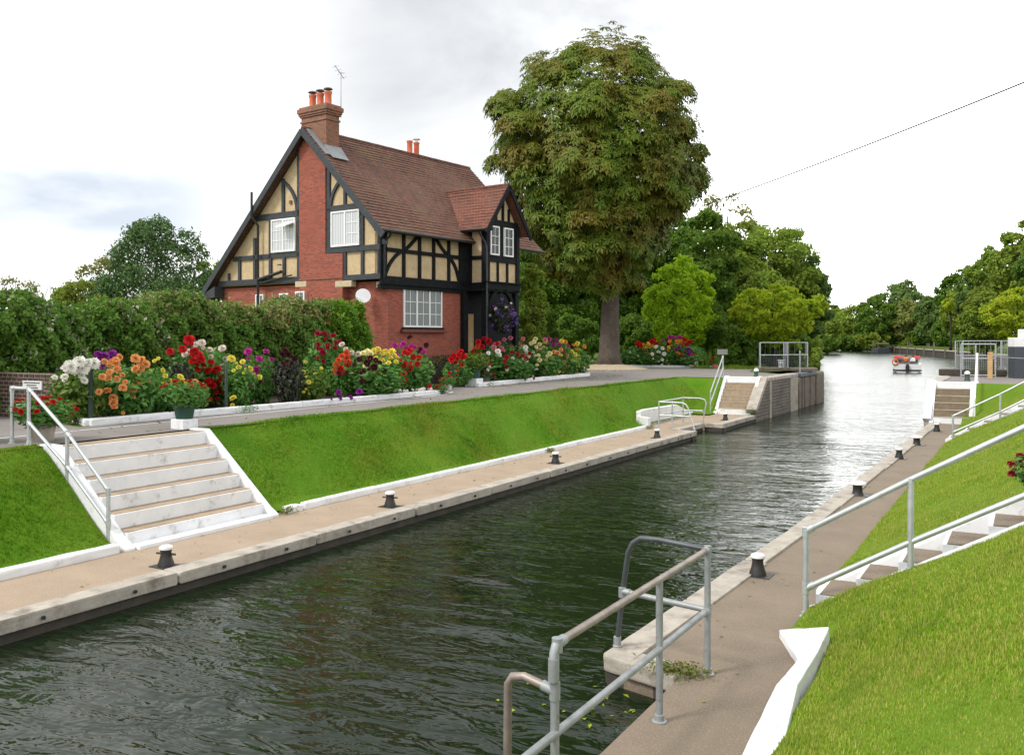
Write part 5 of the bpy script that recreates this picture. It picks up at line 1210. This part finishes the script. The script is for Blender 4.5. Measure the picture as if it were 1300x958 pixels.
def weed(label, loc, n=160, r=.14, h=.12):
    t = thing('weed_tuft', label, 'weeds', loc, 0, 'small weeds along the kerbs'); rng = np.random.default_rng(int(abs(loc[1])*100))
    p = rng.normal(0, 1, (n, 3))*np.array([r*.5, r*.8, 0]); p[:, 2] = .02+h*rng.random(n); V, Fc = leaves(p, nrm(p+np.array([0, 0, .1])), .05, .5, .1, .6, rng); np_mesh('foliage', V, Fc, 'tuft' if n < 170 else 'dahlia_leaf', t)
weed('small weed at the foot of the broad white steps beside the small kerb block', (-13.3,13.9,0))
weed('small weed against the long white kerb halfway along the grass bank', (-13.26,25.6,0))
weed('small weed at the corner where the white retaining wall starts', (-13.25,34.2,0), 150, .2)
weed('green weed against the white kerb in front of the pale yellow dahlias', (-17.9,17.3,UP), 190, .22, .16)
weed('green weed at the white block below the feathery tub', (-19.45,32.0,UP), 180, .2, .18)
weed('green weed growing at the foot of the sloping cope by the far steps', (-11.5,42.45,0), 200, .3, .4)
def litter(name, label, pts, m, size):
    p = np.array(pts); V, Fc = leaves(p, np.tile([0, 0, 1.], (len(p), 1)), size, .6, 0, .25, RNG, .1); tag(np_mesh(name, V, Fc, m), label, 'leaf litter', kind='stuff')
litter('fallen_leaves', 'dry fallen leaves scattered on the asphalt path beside the porch bed', [(-19.2+random.gauss(0, .5), random.uniform(31, 45), UP+.02) for _ in range(260)]+[(random.uniform(-17.9, -15.8), random.uniform(12, 44), UP+.02) for _ in range(120)]+[(-23+random.gauss(0, 2.2), 51+random.gauss(0, 1.6), UP+.02) for _ in range(160)], 'hedge_tip', .09)
litter('fallen_leaves', 'dry fallen leaves scattered on both towpaths', [(random.uniform(-13.3, -11.8), random.uniform(6, 33), .012) for _ in range(110)]+[(random.uniform(-3.9, -2.7), random.uniform(8, 30), .012) for _ in range(70)], 'hedge_tip', .06)
litter('floating_leaves', 'yellow leaves floating on the water by the near landing', [(random.uniform(-5.0, -3.5), random.uniform(8.2, 9.3), ZW+.012) for _ in range(22)], 'yellow_leaf', .07)
# ---- trees beyond
GW = 'dark wood behind the big tree'
T_ = tree
# left of the house
T_('conifer_tree', 'dense dark rounded evergreen rising behind the hedge left of the cottage', 'tree', 197, 58, 264, 178, UP-2.5, 'conifer_leaf', 'round', .25, 190, .17, 2.6, seed=1, droop=-.3, aspect=.4, flat=1.1)
T_('broadleaf_tree', 'thin light green tree between the dark evergreen and the cottage gable', 'tree', 270, 64, 314, 42, UP+1.5, 'wood_mid_leaf', 'round', .3, 18, .4, 1.3, seed=2)
T_('broadleaf_tree', 'straggly brownish tree with sparse twigs left of the dark evergreen', 'tree', 128, 60, 322, 66, UP+1, 'pale_leaf', 'round', .26, 16, .36, .55, seed=3)
T_('shrub', 'light green bush showing just above the hedge, left of the dark evergreen', 'shrub', 98, 50, 345, 60, UP+1, 'wood_mid_leaf', 'round', .22, 16, .4, 1.6, seed=4)
T_('shrub', 'wispy shrub tips above the hedge at the far left', 'shrub', 22, 48, 346, 60, UP+1, 'pale_leaf', 'round', .18, 14, .4, .45, seed=5)
# wood behind the big tree
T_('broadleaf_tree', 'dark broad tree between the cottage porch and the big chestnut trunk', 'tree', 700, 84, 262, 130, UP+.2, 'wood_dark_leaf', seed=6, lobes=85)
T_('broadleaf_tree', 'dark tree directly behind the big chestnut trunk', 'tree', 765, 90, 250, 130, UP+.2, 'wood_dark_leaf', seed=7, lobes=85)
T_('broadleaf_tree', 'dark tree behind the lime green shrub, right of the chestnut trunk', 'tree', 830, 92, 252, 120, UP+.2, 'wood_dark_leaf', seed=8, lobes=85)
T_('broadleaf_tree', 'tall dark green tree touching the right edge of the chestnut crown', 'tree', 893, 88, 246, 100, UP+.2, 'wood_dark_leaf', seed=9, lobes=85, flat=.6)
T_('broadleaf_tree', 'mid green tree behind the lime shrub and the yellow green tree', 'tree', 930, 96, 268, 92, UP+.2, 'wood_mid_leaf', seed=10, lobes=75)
T_('airy_tree', 'tall pale feathery tree with sky showing through, right of the chestnut crown', 'tree', 925, 112, 230, 84, UP+9, 'pale_leaf', 'round', .42, 22, .32, .42, seed=11, inner=.05)
T_('broadleaf_tree', 'large mid green tree with layered branches above the yellow green tree', 'tree', 985, 104, 272, 118, UP+2, 'wood_mid_leaf', 'round', None, 75, .25, 1.8, seed=12, flat=.6, inner=.18)
T_('broadleaf_tree', 'dark blue green tree leaning over the river at the left bank', 'tree', 1022, 104, 318, 72, UP+.6, 'wood_blue_leaf', 'round', None, 55, .22, 1.8, seed=13, flat=.6)
T_('broadleaf_tree', 'mid green tree low behind the yellow green tree', 'tree', 958, 92, 330, 110, UP, 'wood_mid_leaf', seed=14, lobes=75)
T_('shrub', 'bright lime green shrub right of the chestnut trunk behind the far bed', 'shrub', 864, 69, 318, 106, UP+.3, 'lime_leaf', 'egg', .36, 95, .17, 1.25, seed=15, flat=.8, droop=-.05, inner=.12, aspect=.45)
T_('yellow_tree', 'wide spreading yellow green tree over the far lock head cages', 'tree', 984, 66, 353, 146, UP+1.0, 'yellow_leaf', 'spread', .42, 100, .17, 1.3, seed=16, flat=.35, droop=.2, aspect=.42)
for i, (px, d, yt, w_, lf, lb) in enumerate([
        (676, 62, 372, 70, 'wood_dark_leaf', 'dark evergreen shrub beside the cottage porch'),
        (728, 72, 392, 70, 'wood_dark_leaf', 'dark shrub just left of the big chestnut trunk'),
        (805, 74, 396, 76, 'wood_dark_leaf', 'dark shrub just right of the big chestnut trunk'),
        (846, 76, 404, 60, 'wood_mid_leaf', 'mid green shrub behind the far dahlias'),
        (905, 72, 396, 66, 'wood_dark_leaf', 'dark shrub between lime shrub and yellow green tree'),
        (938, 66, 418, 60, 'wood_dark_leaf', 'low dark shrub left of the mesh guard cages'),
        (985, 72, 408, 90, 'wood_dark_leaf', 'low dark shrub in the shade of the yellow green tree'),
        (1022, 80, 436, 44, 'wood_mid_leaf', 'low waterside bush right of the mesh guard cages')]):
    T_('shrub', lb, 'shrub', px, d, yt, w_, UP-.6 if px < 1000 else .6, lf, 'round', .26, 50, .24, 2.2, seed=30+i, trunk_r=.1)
T_('shrub', 'small grassy bush at the water edge behind the end pier', 'shrub', 1030, 61, 455, 24, UP-.3, 'wood_mid_leaf', 'round', .2, 12, .4, 2, seed=40, trunk_r=.05)
# green ivy or shrub at the right end of the house front
# across the river
for i, (px, d, yt, w_, zb, lf, lb) in enumerate([
        (1064, 300, 388, 40, 0.0, 'wood_mid_leaf', 'small pale tree far across the water, nearest to the left bank trees'),
        (1060, 330, 384, 16, 8, 'wood_blue_leaf', 'little tree top poking up far across the water'),
        (1088, 292, 384, 52, 0.0, 'wood_mid_leaf', 'mid green tree far across the water, left of the moored dark boat'),
        (1112, 272, 372, 56, 0.0, 'wood_dark_leaf', 'darker tree far across the water behind the moored dark boat'),
        (1146, 292, 352, 74, .5, 'wood_blue_leaf', 'tallest grey green tree above the quay across the water'),
        (1160, 268, 378, 62, .5, 'willow_leaf', 'olive grey willow behind the left end of the quay'),
        (1192, 236, 364, 66, .5, 'wood_blue_leaf', 'dark blue green tree behind the middle of the quay'),
        (1222, 208, 352, 56, .5, 'wood_mid_leaf', 'mid green tree behind the quay railings'),
        (1216, 226, 338, 58, 6, 'wood_dark_leaf', 'dark tree rising above the quay trees'),
        (1250, 170, 318, 74, 1, 'wood_blue_leaf', 'large blue green tree above the mesh cage on the right'),
        (1262, 158, 300, 66, 2, 'wood_mid_leaf', 'tall mid green tree stepping up towards the right edge'),
        (1300, 142, 268, 92, 2, 'wood_mid_leaf', 'tallest tree at the right edge of the view'),
        (1252, 128, 364, 70, 1, 'wood_mid_leaf', 'lower green tree behind the tubular gate frame'),
        (1330, 118, 290, 100, 1, 'wood_dark_leaf', 'dark tree partly cut off at the right edge'),
        (1205, 222, 398, 50, .5, 'wood_dark_leaf', 'low dark bush behind the quay railings'),
        (1175, 252, 408, 44, .5, 'wood_dark_leaf', 'low bush behind the left part of the quay')]):
    T_('broadleaf_tree', lb, 'tree', px, d, yt, w_, zb, lf, 'egg' if i % 2 else 'round', None, 70, .22, 1.9, ground=.8, seed=50+i, trunk_r=.3)
for i, (px, d, yt, w_, lf, lb) in enumerate([
        (1046, 240, 398, 44, 'wood_mid_leaf', 'small yellowish tree at the river bend just right of the yellow green tree'),
        (1020, 270, 388, 70, 'wood_dark_leaf', 'far tree low behind the mesh guard cages'),
        (1040, 420, 402, 90, 'wood_dark_leaf', 'farthest dark tree closing the river bend')]):
    T_('broadleaf_tree', lb, 'tree', px, d, yt, w_, -.2, lf, 'egg', None, 30, .34, 2.3, ground=.5, seed=90+i, trunk_r=.3)
for i, (px, d, yt, w_, lb) in enumerate([
        (1012, 150, 420, 70, 'waterside bush under the leaning blue green tree'), (1040, 225, 424, 44, 'waterside bush at the left of the river bend'),
        (1062, 300, 424, 44, 'waterside bush at the middle of the river bend'), (1086, 285, 422, 50, 'waterside bush left of the moored dark boat'), (1108, 268, 420, 40, 'waterside bush just behind the moored dark boat'),
        (1138, 300, 418, 44, 'waterside bush at the left end of the quay'), (1160, 266, 424, 40, 'waterside bush along the left third of the quay'), (1235, 200, 420, 60, 'waterside bush at the right end of the quay')]):
    T_('shrub', lb, 'shrub', px, d, yt, w_, -.4, 'wood_dark_leaf' if i % 2 else 'wood_mid_leaf', 'round', None, 22, .36, 2.3, ground=.3, seed=110+i, trunk_r=.15)
for i, (px, d, yt, w_, lb) in enumerate([(690, 128, 318, 150, 'first'), (770, 136, 300, 150, 'second'), (850, 140, 310, 150, 'third'), (925, 138, 312, 130, 'fourth'), (985, 140, 330, 120, 'fifth')]):
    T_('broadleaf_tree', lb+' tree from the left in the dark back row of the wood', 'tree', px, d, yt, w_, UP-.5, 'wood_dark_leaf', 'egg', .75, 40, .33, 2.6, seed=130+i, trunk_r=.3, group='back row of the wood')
T_('shrub', 'leafy green shrub growing at the far end of the cottage front', 'shrub', 677, 46.5, 322, 40, UP+.3, 'wood_mid_leaf', 'egg', .2, 34, .3, 2.2, seed=95, trunk_r=.08)
T_('yellow_tree', 'bright yellow tree behind the dark cabinet at the right edge', 'tree', 1290, 84, 357, 84, UP+.6, 'yellow_leaf', 'spread', .38, 80, .18, 1.4, seed=80, flat=.35, droop=.25, aspect=.38)
T_('shrub', 'small yellow shrub among the green trees above the quay', 'shrub', 1207, 176, 378, 22, 9, 'yellow_leaf', 'round', .7, 12, .4, 1.6, seed=81)
# more green behind the camera's far left so that the wood does not end at the frame
g = MB(); 

# ================================================================== boats, quay, cable
def loft_hull(mb, L_, B, H, bow=.42, n=14, flare=.86, z0=0.):
    """pointed bow at +y, transom at y=0"""
    secs = []
    for i in range(n+1):
        f = i/n; y = L_*f; wv = B/2*(1-max(0, (f-(1-bow))/bow)**2.0)**.8 if f < 1 else .02; wv = max(wv, .02); sh = H*(1+.22*f*f)
        secs.append([(-wv, y, z0+sh), (-wv*flare, y, z0+.08), (-wv*.35, y, z0-.18), (wv*.35, y, z0-.18), (wv*flare, y, z0+.08), (wv, y, z0+sh)])
    b = len(mb.v)
    for s_ in secs: mb.v += s_
    for i in range(n):
        for k in range(5): a = b+i*6+k; mb.f.append((a, a+1, a+7, a+6))
    mb.f.append(tuple(b+k for k in range(6))); return secs
def figure(name, label, loc, rz, cloth, legs, sit=True, cat='person'):
    t = thing(name, label, cat, loc, rz); bm = bmesh.new()
    J = [(0,0,.45),(0,.01,.62),(0,0,.80),(0,0,.93),(0,.01,1.0),(0,.02,1.1),(0,.02,1.2)]
    rads = [.14,.13,.16,.09,.05,.095,.07]
    vs = [bm.verts.new(j) for j in J]; E_ = [(i, i+1) for i in range(6)]; rr_ = list(rads)
    def add(par, pts, rs):
        p = par
        for q, r_ in zip(pts, rs): vs.append(bm.verts.new(q)); rr_.append(r_); E_.append((p, len(vs)-1)); p = len(vs)-1
    for s_ in (-1, 1):
        add(2, [(.19*s_,0,.84),(.25*s_,.06,.58),(.17*s_,.28,.55),(.15*s_,.36,.56)], [.06,.045,.036,.035])
        add(0, [(.11*s_,.05,.44),(.13*s_,.42,.46),(.13*s_,.46,.08),(.13*s_,.58,.05)], [.09,.07,.05,.04])
    bm.verts.ensure_lookup_table()
    for a, b in E_: bm.edges.new((vs[a], vs[b]))
    me = bpy.data.meshes.new('body'); bm.to_mesh(me); bm.free(); o = bpy.data.objects.new('body', me); COL.objects.link(o); o.parent = t
    sk = o.modifiers.new('Skin', 'SKIN'); ss = o.modifiers.new('Sub', 'SUBSURF'); ss.levels = ss.render_levels = 1
    ly = me.skin_vertices[0] if me.skin_vertices else None
    if ly is None:
        bpy.context.view_layer.objects.active = o
    if me.skin_vertices:
        for i, r_ in enumerate(rr_): me.skin_vertices[0].data[i].radius = (r_, r_)
        me.skin_vertices[0].data[0].use_root = True
    me.materials.append(M['skin'])
    mb = MB(); mb.lathe([(.15,.42),(.155,.55),(.19,.75),(.19,.86),(.1,.93),(.085,.95)], (0,0,0), 14); mb.xf(Matrix.Diagonal((1.25,.85,1,1))); mb.build('jacket', cloth, t, smooth=True)
    mb = MB()
    for s_ in (-1, 1): mb.tube([(.17*s_,0,.86),(.26*s_,.06,.58),(.18*s_,.27,.55)], [.075,.06,.045], 8)
    mb.build('sleeves', cloth, t, smooth=True)
    mb = MB()
    for s_ in (-1, 1): mb.tube([(.1*s_,.0,.45),(.13*s_,.44,.47),(.13*s_,.46,.1)], [.105,.085,.06], 8)
    mb.build('trousers', legs, t, smooth=True)
    mb = MB(); mb.ball((0,.0,1.15), .105, .115, .11); mb.build('hair', 'hair', t, smooth=True)
    return t
bl_ = P(1152, 473, ZW); BR = R(8)
t = thing('motor_boat', 'white motor boat with red canopy heading away up the river', 'boat', (bl_.x, bl_.y, ZW+.02), BR)
mb = MB(); loft_hull(mb, 6.4, 3.0, .78); mb.build('hull', 'boat_white', t, smooth='auto')
mb = MB(); mb.box(-1.52,1.52,-.05,4.2,.16,.34); mb.build('rubbing_strake', 'boat_blue', t, bevel=.03)
mb = MB(); mb.prism([(-1.4,.02),(1.4,.02),(1.4,4.0),(.9,5.4),(0,6.2),(-.9,5.4),(-1.4,4.0)], .66, .76); mb.build('deck', 'seat', t)
mb = MB(); mb.prism([(-1.42,3.6),(1.42,3.6),(1.2,4.6),(0,6.3),(-1.2,4.6)], .77, 1.0); mb.build('foredeck', 'boat_white', t, bevel=.04)
mb = MB(); mb.box(-1.45,-1.2,.1,3.6,.77,1.05); mb.box(1.2,1.45,.1,3.6,.77,1.05); mb.box(-1.45,1.45,.0,.18,.77,.95); mb.build('coaming', 'boat_white', t, bevel=.03)
mb = MB(); mb.prism([(3.5,1.02),(3.62,1.02),(4.0,1.6),(3.9,1.6)], -1.25, 1.25, 'x'); mb.build('windscreen', 'pane_clear', t)
mb = MB(); mb.box(-.9,.9,.35,.85,.77,1.15); mb.build('seat', 'seat', t, bevel=.05)
mb = MB(); mb.prism([(1.3,1.62),(1.5,1.80),(2.8,1.86),(3.6,1.78),(3.6,1.72),(2.8,1.8),(1.55,1.74),(1.4,1.58)], -1.42, -.5, 'x'); mb.prism([(1.3,1.62),(1.5,1.80),(2.8,1.86),(3.6,1.78),(3.6,1.72),(2.8,1.8),(1.55,1.74),(1.4,1.58)], .62, 1.42, 'x'); mb.box(-.5,.62,2.6,2.66,1.78,1.84); mb.build('canopy', 'red_cloth', t)
for x in (-1.32, 1.32):
    for y in (1.6, 3.4): mb = MB(); mb.tube([(x,y,1.0),(x,y,1.85)], .025, 6); mb.build('canopy_post', 'galv', t)
mb = MB(); mb.box(-.2,.2,-.35,.0,.1,.75); mb.box(-.16,.16,-.4,-.05,.75,.95); mb.build('outboard_motor', 'iron', t, bevel=.03)
Mx = Matrix.Translation((bl_.x, bl_.y, ZW+.02)) @ Matrix.Rotation(BR, 4, 'Z')
p_ = Mx @ Vector((-.1, 1.6, .76)); figure('person', 'person in an orange jacket sitting in the red canopied boat', p_, BR, 'orange', 'boat_blue')
p_ = Mx @ Vector((.62, .75, .74)); figure('person', 'second person in a pale top at the stern of the red canopied boat', p_, BR+2.6, 'sign_white', 'canvas')
mb = MB(); 
for k in range(20):
    a0 = 2*math.pi*k/20; a1 = 2*math.pi*(k+1)/20; mb.tube([(.3*math.cos(a0),0,.3*math.sin(a0)),(.3*math.cos(a1),0,.3*math.sin(a1))], .085, 6, False)
o = mb.build('lifebuoy', 'orange', smooth=True); o.location = Mx @ Vector((-1.3, -.05, 1.2)); o.rotation_euler = (0, 0, BR); tag(o, 'orange lifebuoy hung on the stern corner of the red canopied boat', 'lifebuoy')
# moored dark boat
b2 = P(1122, 448.5, ZW); t = thing('moored_boat', 'dark canopied boat moored at the left end of the quay', 'boat', (b2.x, b2.y, ZW+.02), R(24))
mb = MB(); loft_hull(mb, 8.5, 3.4, 1.1); mb.build('hull', 'boat_dark', t, smooth='auto')
mb = MB(); mb.prism([(-1.5,.1),(1.5,.1),(1.3,5.4),(0,7.6),(-1.3,5.4)], .95, 1.12); mb.build('deck', 'canvas', t)
mb = MB(); mb.prism([(.3,2.55),(1.0,2.75),(4.4,2.75),(5.0,2.6),(5.0,2.5),(.3,2.45)], -1.5, 1.5, 'x'); mb.build('canopy', 'canvas', t)
for x in (-1.4, 1.4):
    for y in (.5, 2.6, 4.8): mb = MB(); mb.tube([(x,y,1.0),(x,y,2.5)], .035, 6); mb.build('canopy_post', 'galv_dull', t)
mb = MB(); mb.box(-1.45,1.45,.1,.3,1.1,1.5); mb.build('transom_panel', 'kiosk', t, bevel=.03)
p_ = Matrix.Translation(t.location) @ Matrix.Rotation(R(24), 4, 'Z') @ Vector((-.9, 1.0, 1.0)); figure('person', 'person sitting in the dark boat moored at the quay', p_, R(200), 'canvas', 'boat_blue')
# quay
q0 = P(1128, 446, ZW); q1 = P(1234, 457, ZW); dq = (q1-q0); dq.z = 0; Lq = dq.length; aq = math.atan2(dq.y, dq.x)
t = thing('quay', 'long low timber quay with railings along the far bank', 'quay', (q0.x, q0.y, ZW), aq)
s_ = 1 if (Matrix.Rotation(aq, 3, 'Z') @ Vector((0, 1, 0))).x > 0 else -1
mb = MB(); mb.box(-3,Lq+30,*sorted((0, s_*3)),-.5,1.25); mb.build('quay_wall', 'wood_dark', t)
mb = MB(); mb.box(-3,Lq+30,*sorted((-s_*.15, s_*3.2)),1.25,1.48); mb.build('quay_edge', 'conc_pale', t, bevel=.05)
for i in range(9):
    x = 2+i*Lq/9; mb = MB(); mb.box(x-.14,x+.14,-s_*.3-.14,-s_*.3+.14,-.5,1.9 if i % 3 else 3.1); mb.build('mooring_pile', 'wood', t)
for i, f in enumerate((.30, .54, .82, .95)):
    x = Lq*f; mb = MB()
    for k in (-1.7, 0, 1.7): mb.box(x+k-.07,x+k+.07,s_*1.2-.07,s_*1.2+.07,1.48,2.75)
    for z in (2.1, 2.68): mb.box(x-1.7,x+1.7,s_*1.2-.05,s_*1.2+.05,z-.06,z+.06)
    mb.build('railing', 'wood', t)
# overhead cable
a = at(890, 262, 82); b = at(1300, 97, 50); c = a.lerp(b, 1.6); pts = []
for i in range(25):
    f = i/24*1.5; p = a.lerp(b, f); p.z -= 1.1*4*(f/1.5)*(1-f/1.5)*.35; pts.append(p)
mb = MB(); mb.tube(pts, .052, 5); o = mb.build('overhead_cable', 'wire', off=tuple(a)); o.location = a; tag(o, 'single dark cable strung across the sky from the trees to the upper right', 'cable')

# ================================================================== sky, light, camera
W = bpy.data.worlds.new('World'); S.world = W; W.use_nodes = True; nt = W.node_tree; nt.nodes.clear()
SUN_EL, SUN_AZ = R(48), R(212)      # azimuth clockwise from +Y
sky = nt.nodes.new('ShaderNodeTexSky'); sky.sky_type = 'NISHITA'; sky.sun_disc = False; sky.sun_elevation = SUN_EL; sky.sun_rotation = SUN_AZ
bg1 = nt.nodes.new('ShaderNodeBackground'); bg1.inputs[1].default_value = .12; lk(nt, sky.outputs[0], bg1.inputs[0])
tc = nt.nodes.new('ShaderNodeTexCoord'); D_ = tc.outputs['Generated']
def blob(dirv, inner, outer, sx=1.):
    d = nt.nodes.new('ShaderNodeVectorMath'); d.operation = 'DOT_PRODUCT'; lk(nt, D_, d.inputs[0]); d.inputs[1].default_value = Vector(dirv).normalized()
    mr = nt.nodes.new('ShaderNodeMapRange'); mr.interpolation_type = 'SMOOTHSTEP'
    mr.inputs['From Min'].default_value = math.cos(outer); mr.inputs['From Max'].default_value = math.cos(inner); lk(nt, d.outputs['Value'], mr.inputs['Value']); return mr.outputs[0]
mp = nt.nodes.new('ShaderNodeMapping'); mp.inputs['Scale'].default_value = (1, 1, 2.6); lk(nt, D_, mp.inputs['Vector'])
n1 = noise(nt, mp.outputs[0], 2.3, 6, .55); n1.inputs['Distortion'].default_value = .5
n2 = noise(nt, mp.outputs[0], 5.5, 5, .55)
g1 = blob(ray(660, 10), R(4), R(19)); g2 = blob(ray(60, 275), R(2), R(13)); g3 = blob(ray(640, -330), R(6), R(30))
fac = mathn(nt, 'MULTIPLY', mathn(nt, 'MAXIMUM', g1, mathn(nt, 'MULTIPLY', g3, .9)), ramp(nt, n1.outputs['Fac'], [(.26, (.6,)*3), (.6, (1,)*3)]).outputs['Color'])
glow = blob(ray(1190, 250), R(8), R(34))
col = mixc(nt, (1.15, 1.15, 1.145), (2.8, 2.8, 2.76), glow)
col = mixc(nt, col, (.54, .555, .575), fac)
sep = nt.nodes.new('ShaderNodeSeparateXYZ'); lk(nt, D_, sep.inputs[0])
band = mathn(nt, 'MULTIPLY', ramp(nt, sep.outputs[2], [(.085, (0,)*3), (.115, (1,)*3), (.155, (1,)*3), (.20, (0,)*3)]).outputs['Color'], g2)
band = mathn(nt, 'MULTIPLY', band, ramp(nt, n2.outputs['Fac'], [(.30, (.3,)*3), (.6, (1,)*3)]).outputs['Color'])
col = mixc(nt, col, (.60, .66, .74), band)
bg2 = nt.nodes.new('ShaderNodeBackground'); bg2.inputs[1].default_value = 1.0; lk(nt, col, bg2.inputs[0])
mx = nt.nodes.new('ShaderNodeMixShader'); mx.inputs[0].default_value = .93
lk(nt, bg1.outputs[0], mx.inputs[1]); lk(nt, bg2.outputs[0], mx.inputs[2])
ow = nt.nodes.new('ShaderNodeOutputWorld'); lk(nt, mx.outputs[0], ow.inputs[0])
sl = bpy.data.lights.new('Sun', 'SUN'); sl.energy = 2.1; sl.angle = R(12); sl.color = (1, .95, .87)
so = bpy.data.objects.new('Sun', sl); COL.objects.link(so)
sd = Vector((math.sin(SUN_AZ)*math.cos(SUN_EL), math.cos(SUN_AZ)*math.cos(SUN_EL), math.sin(SUN_EL)))
so.rotation_euler = sd.to_track_quat('Z', 'Y').to_euler(); so.location = (0, 0, 60)
cam = bpy.data.cameras.new('Camera'); co = bpy.data.objects.new('Camera', cam); COL.objects.link(co); S.camera = co
cam.sensor_width = 36; cam.lens = 36*F/1300; cam.clip_end = 4000; cam.clip_start = .1
co.location = (0, 0, HC); co.rotation_euler = (R(90), 0, YAW); cam.shift_y = -(479-HY)/1300
S.view_settings.view_transform = 'Standard'; S.view_settings.look = 'None'; S.view_settings.exposure = .36; S.view_settings.gamma = 1
S.cycles.max_bounces = 8; S.cycles.transparent_max_bounces = 8; S.cycles.use_denoising = True; S.cycles.use_adaptive_sampling = True; S.cycles.caustics_reflective = False
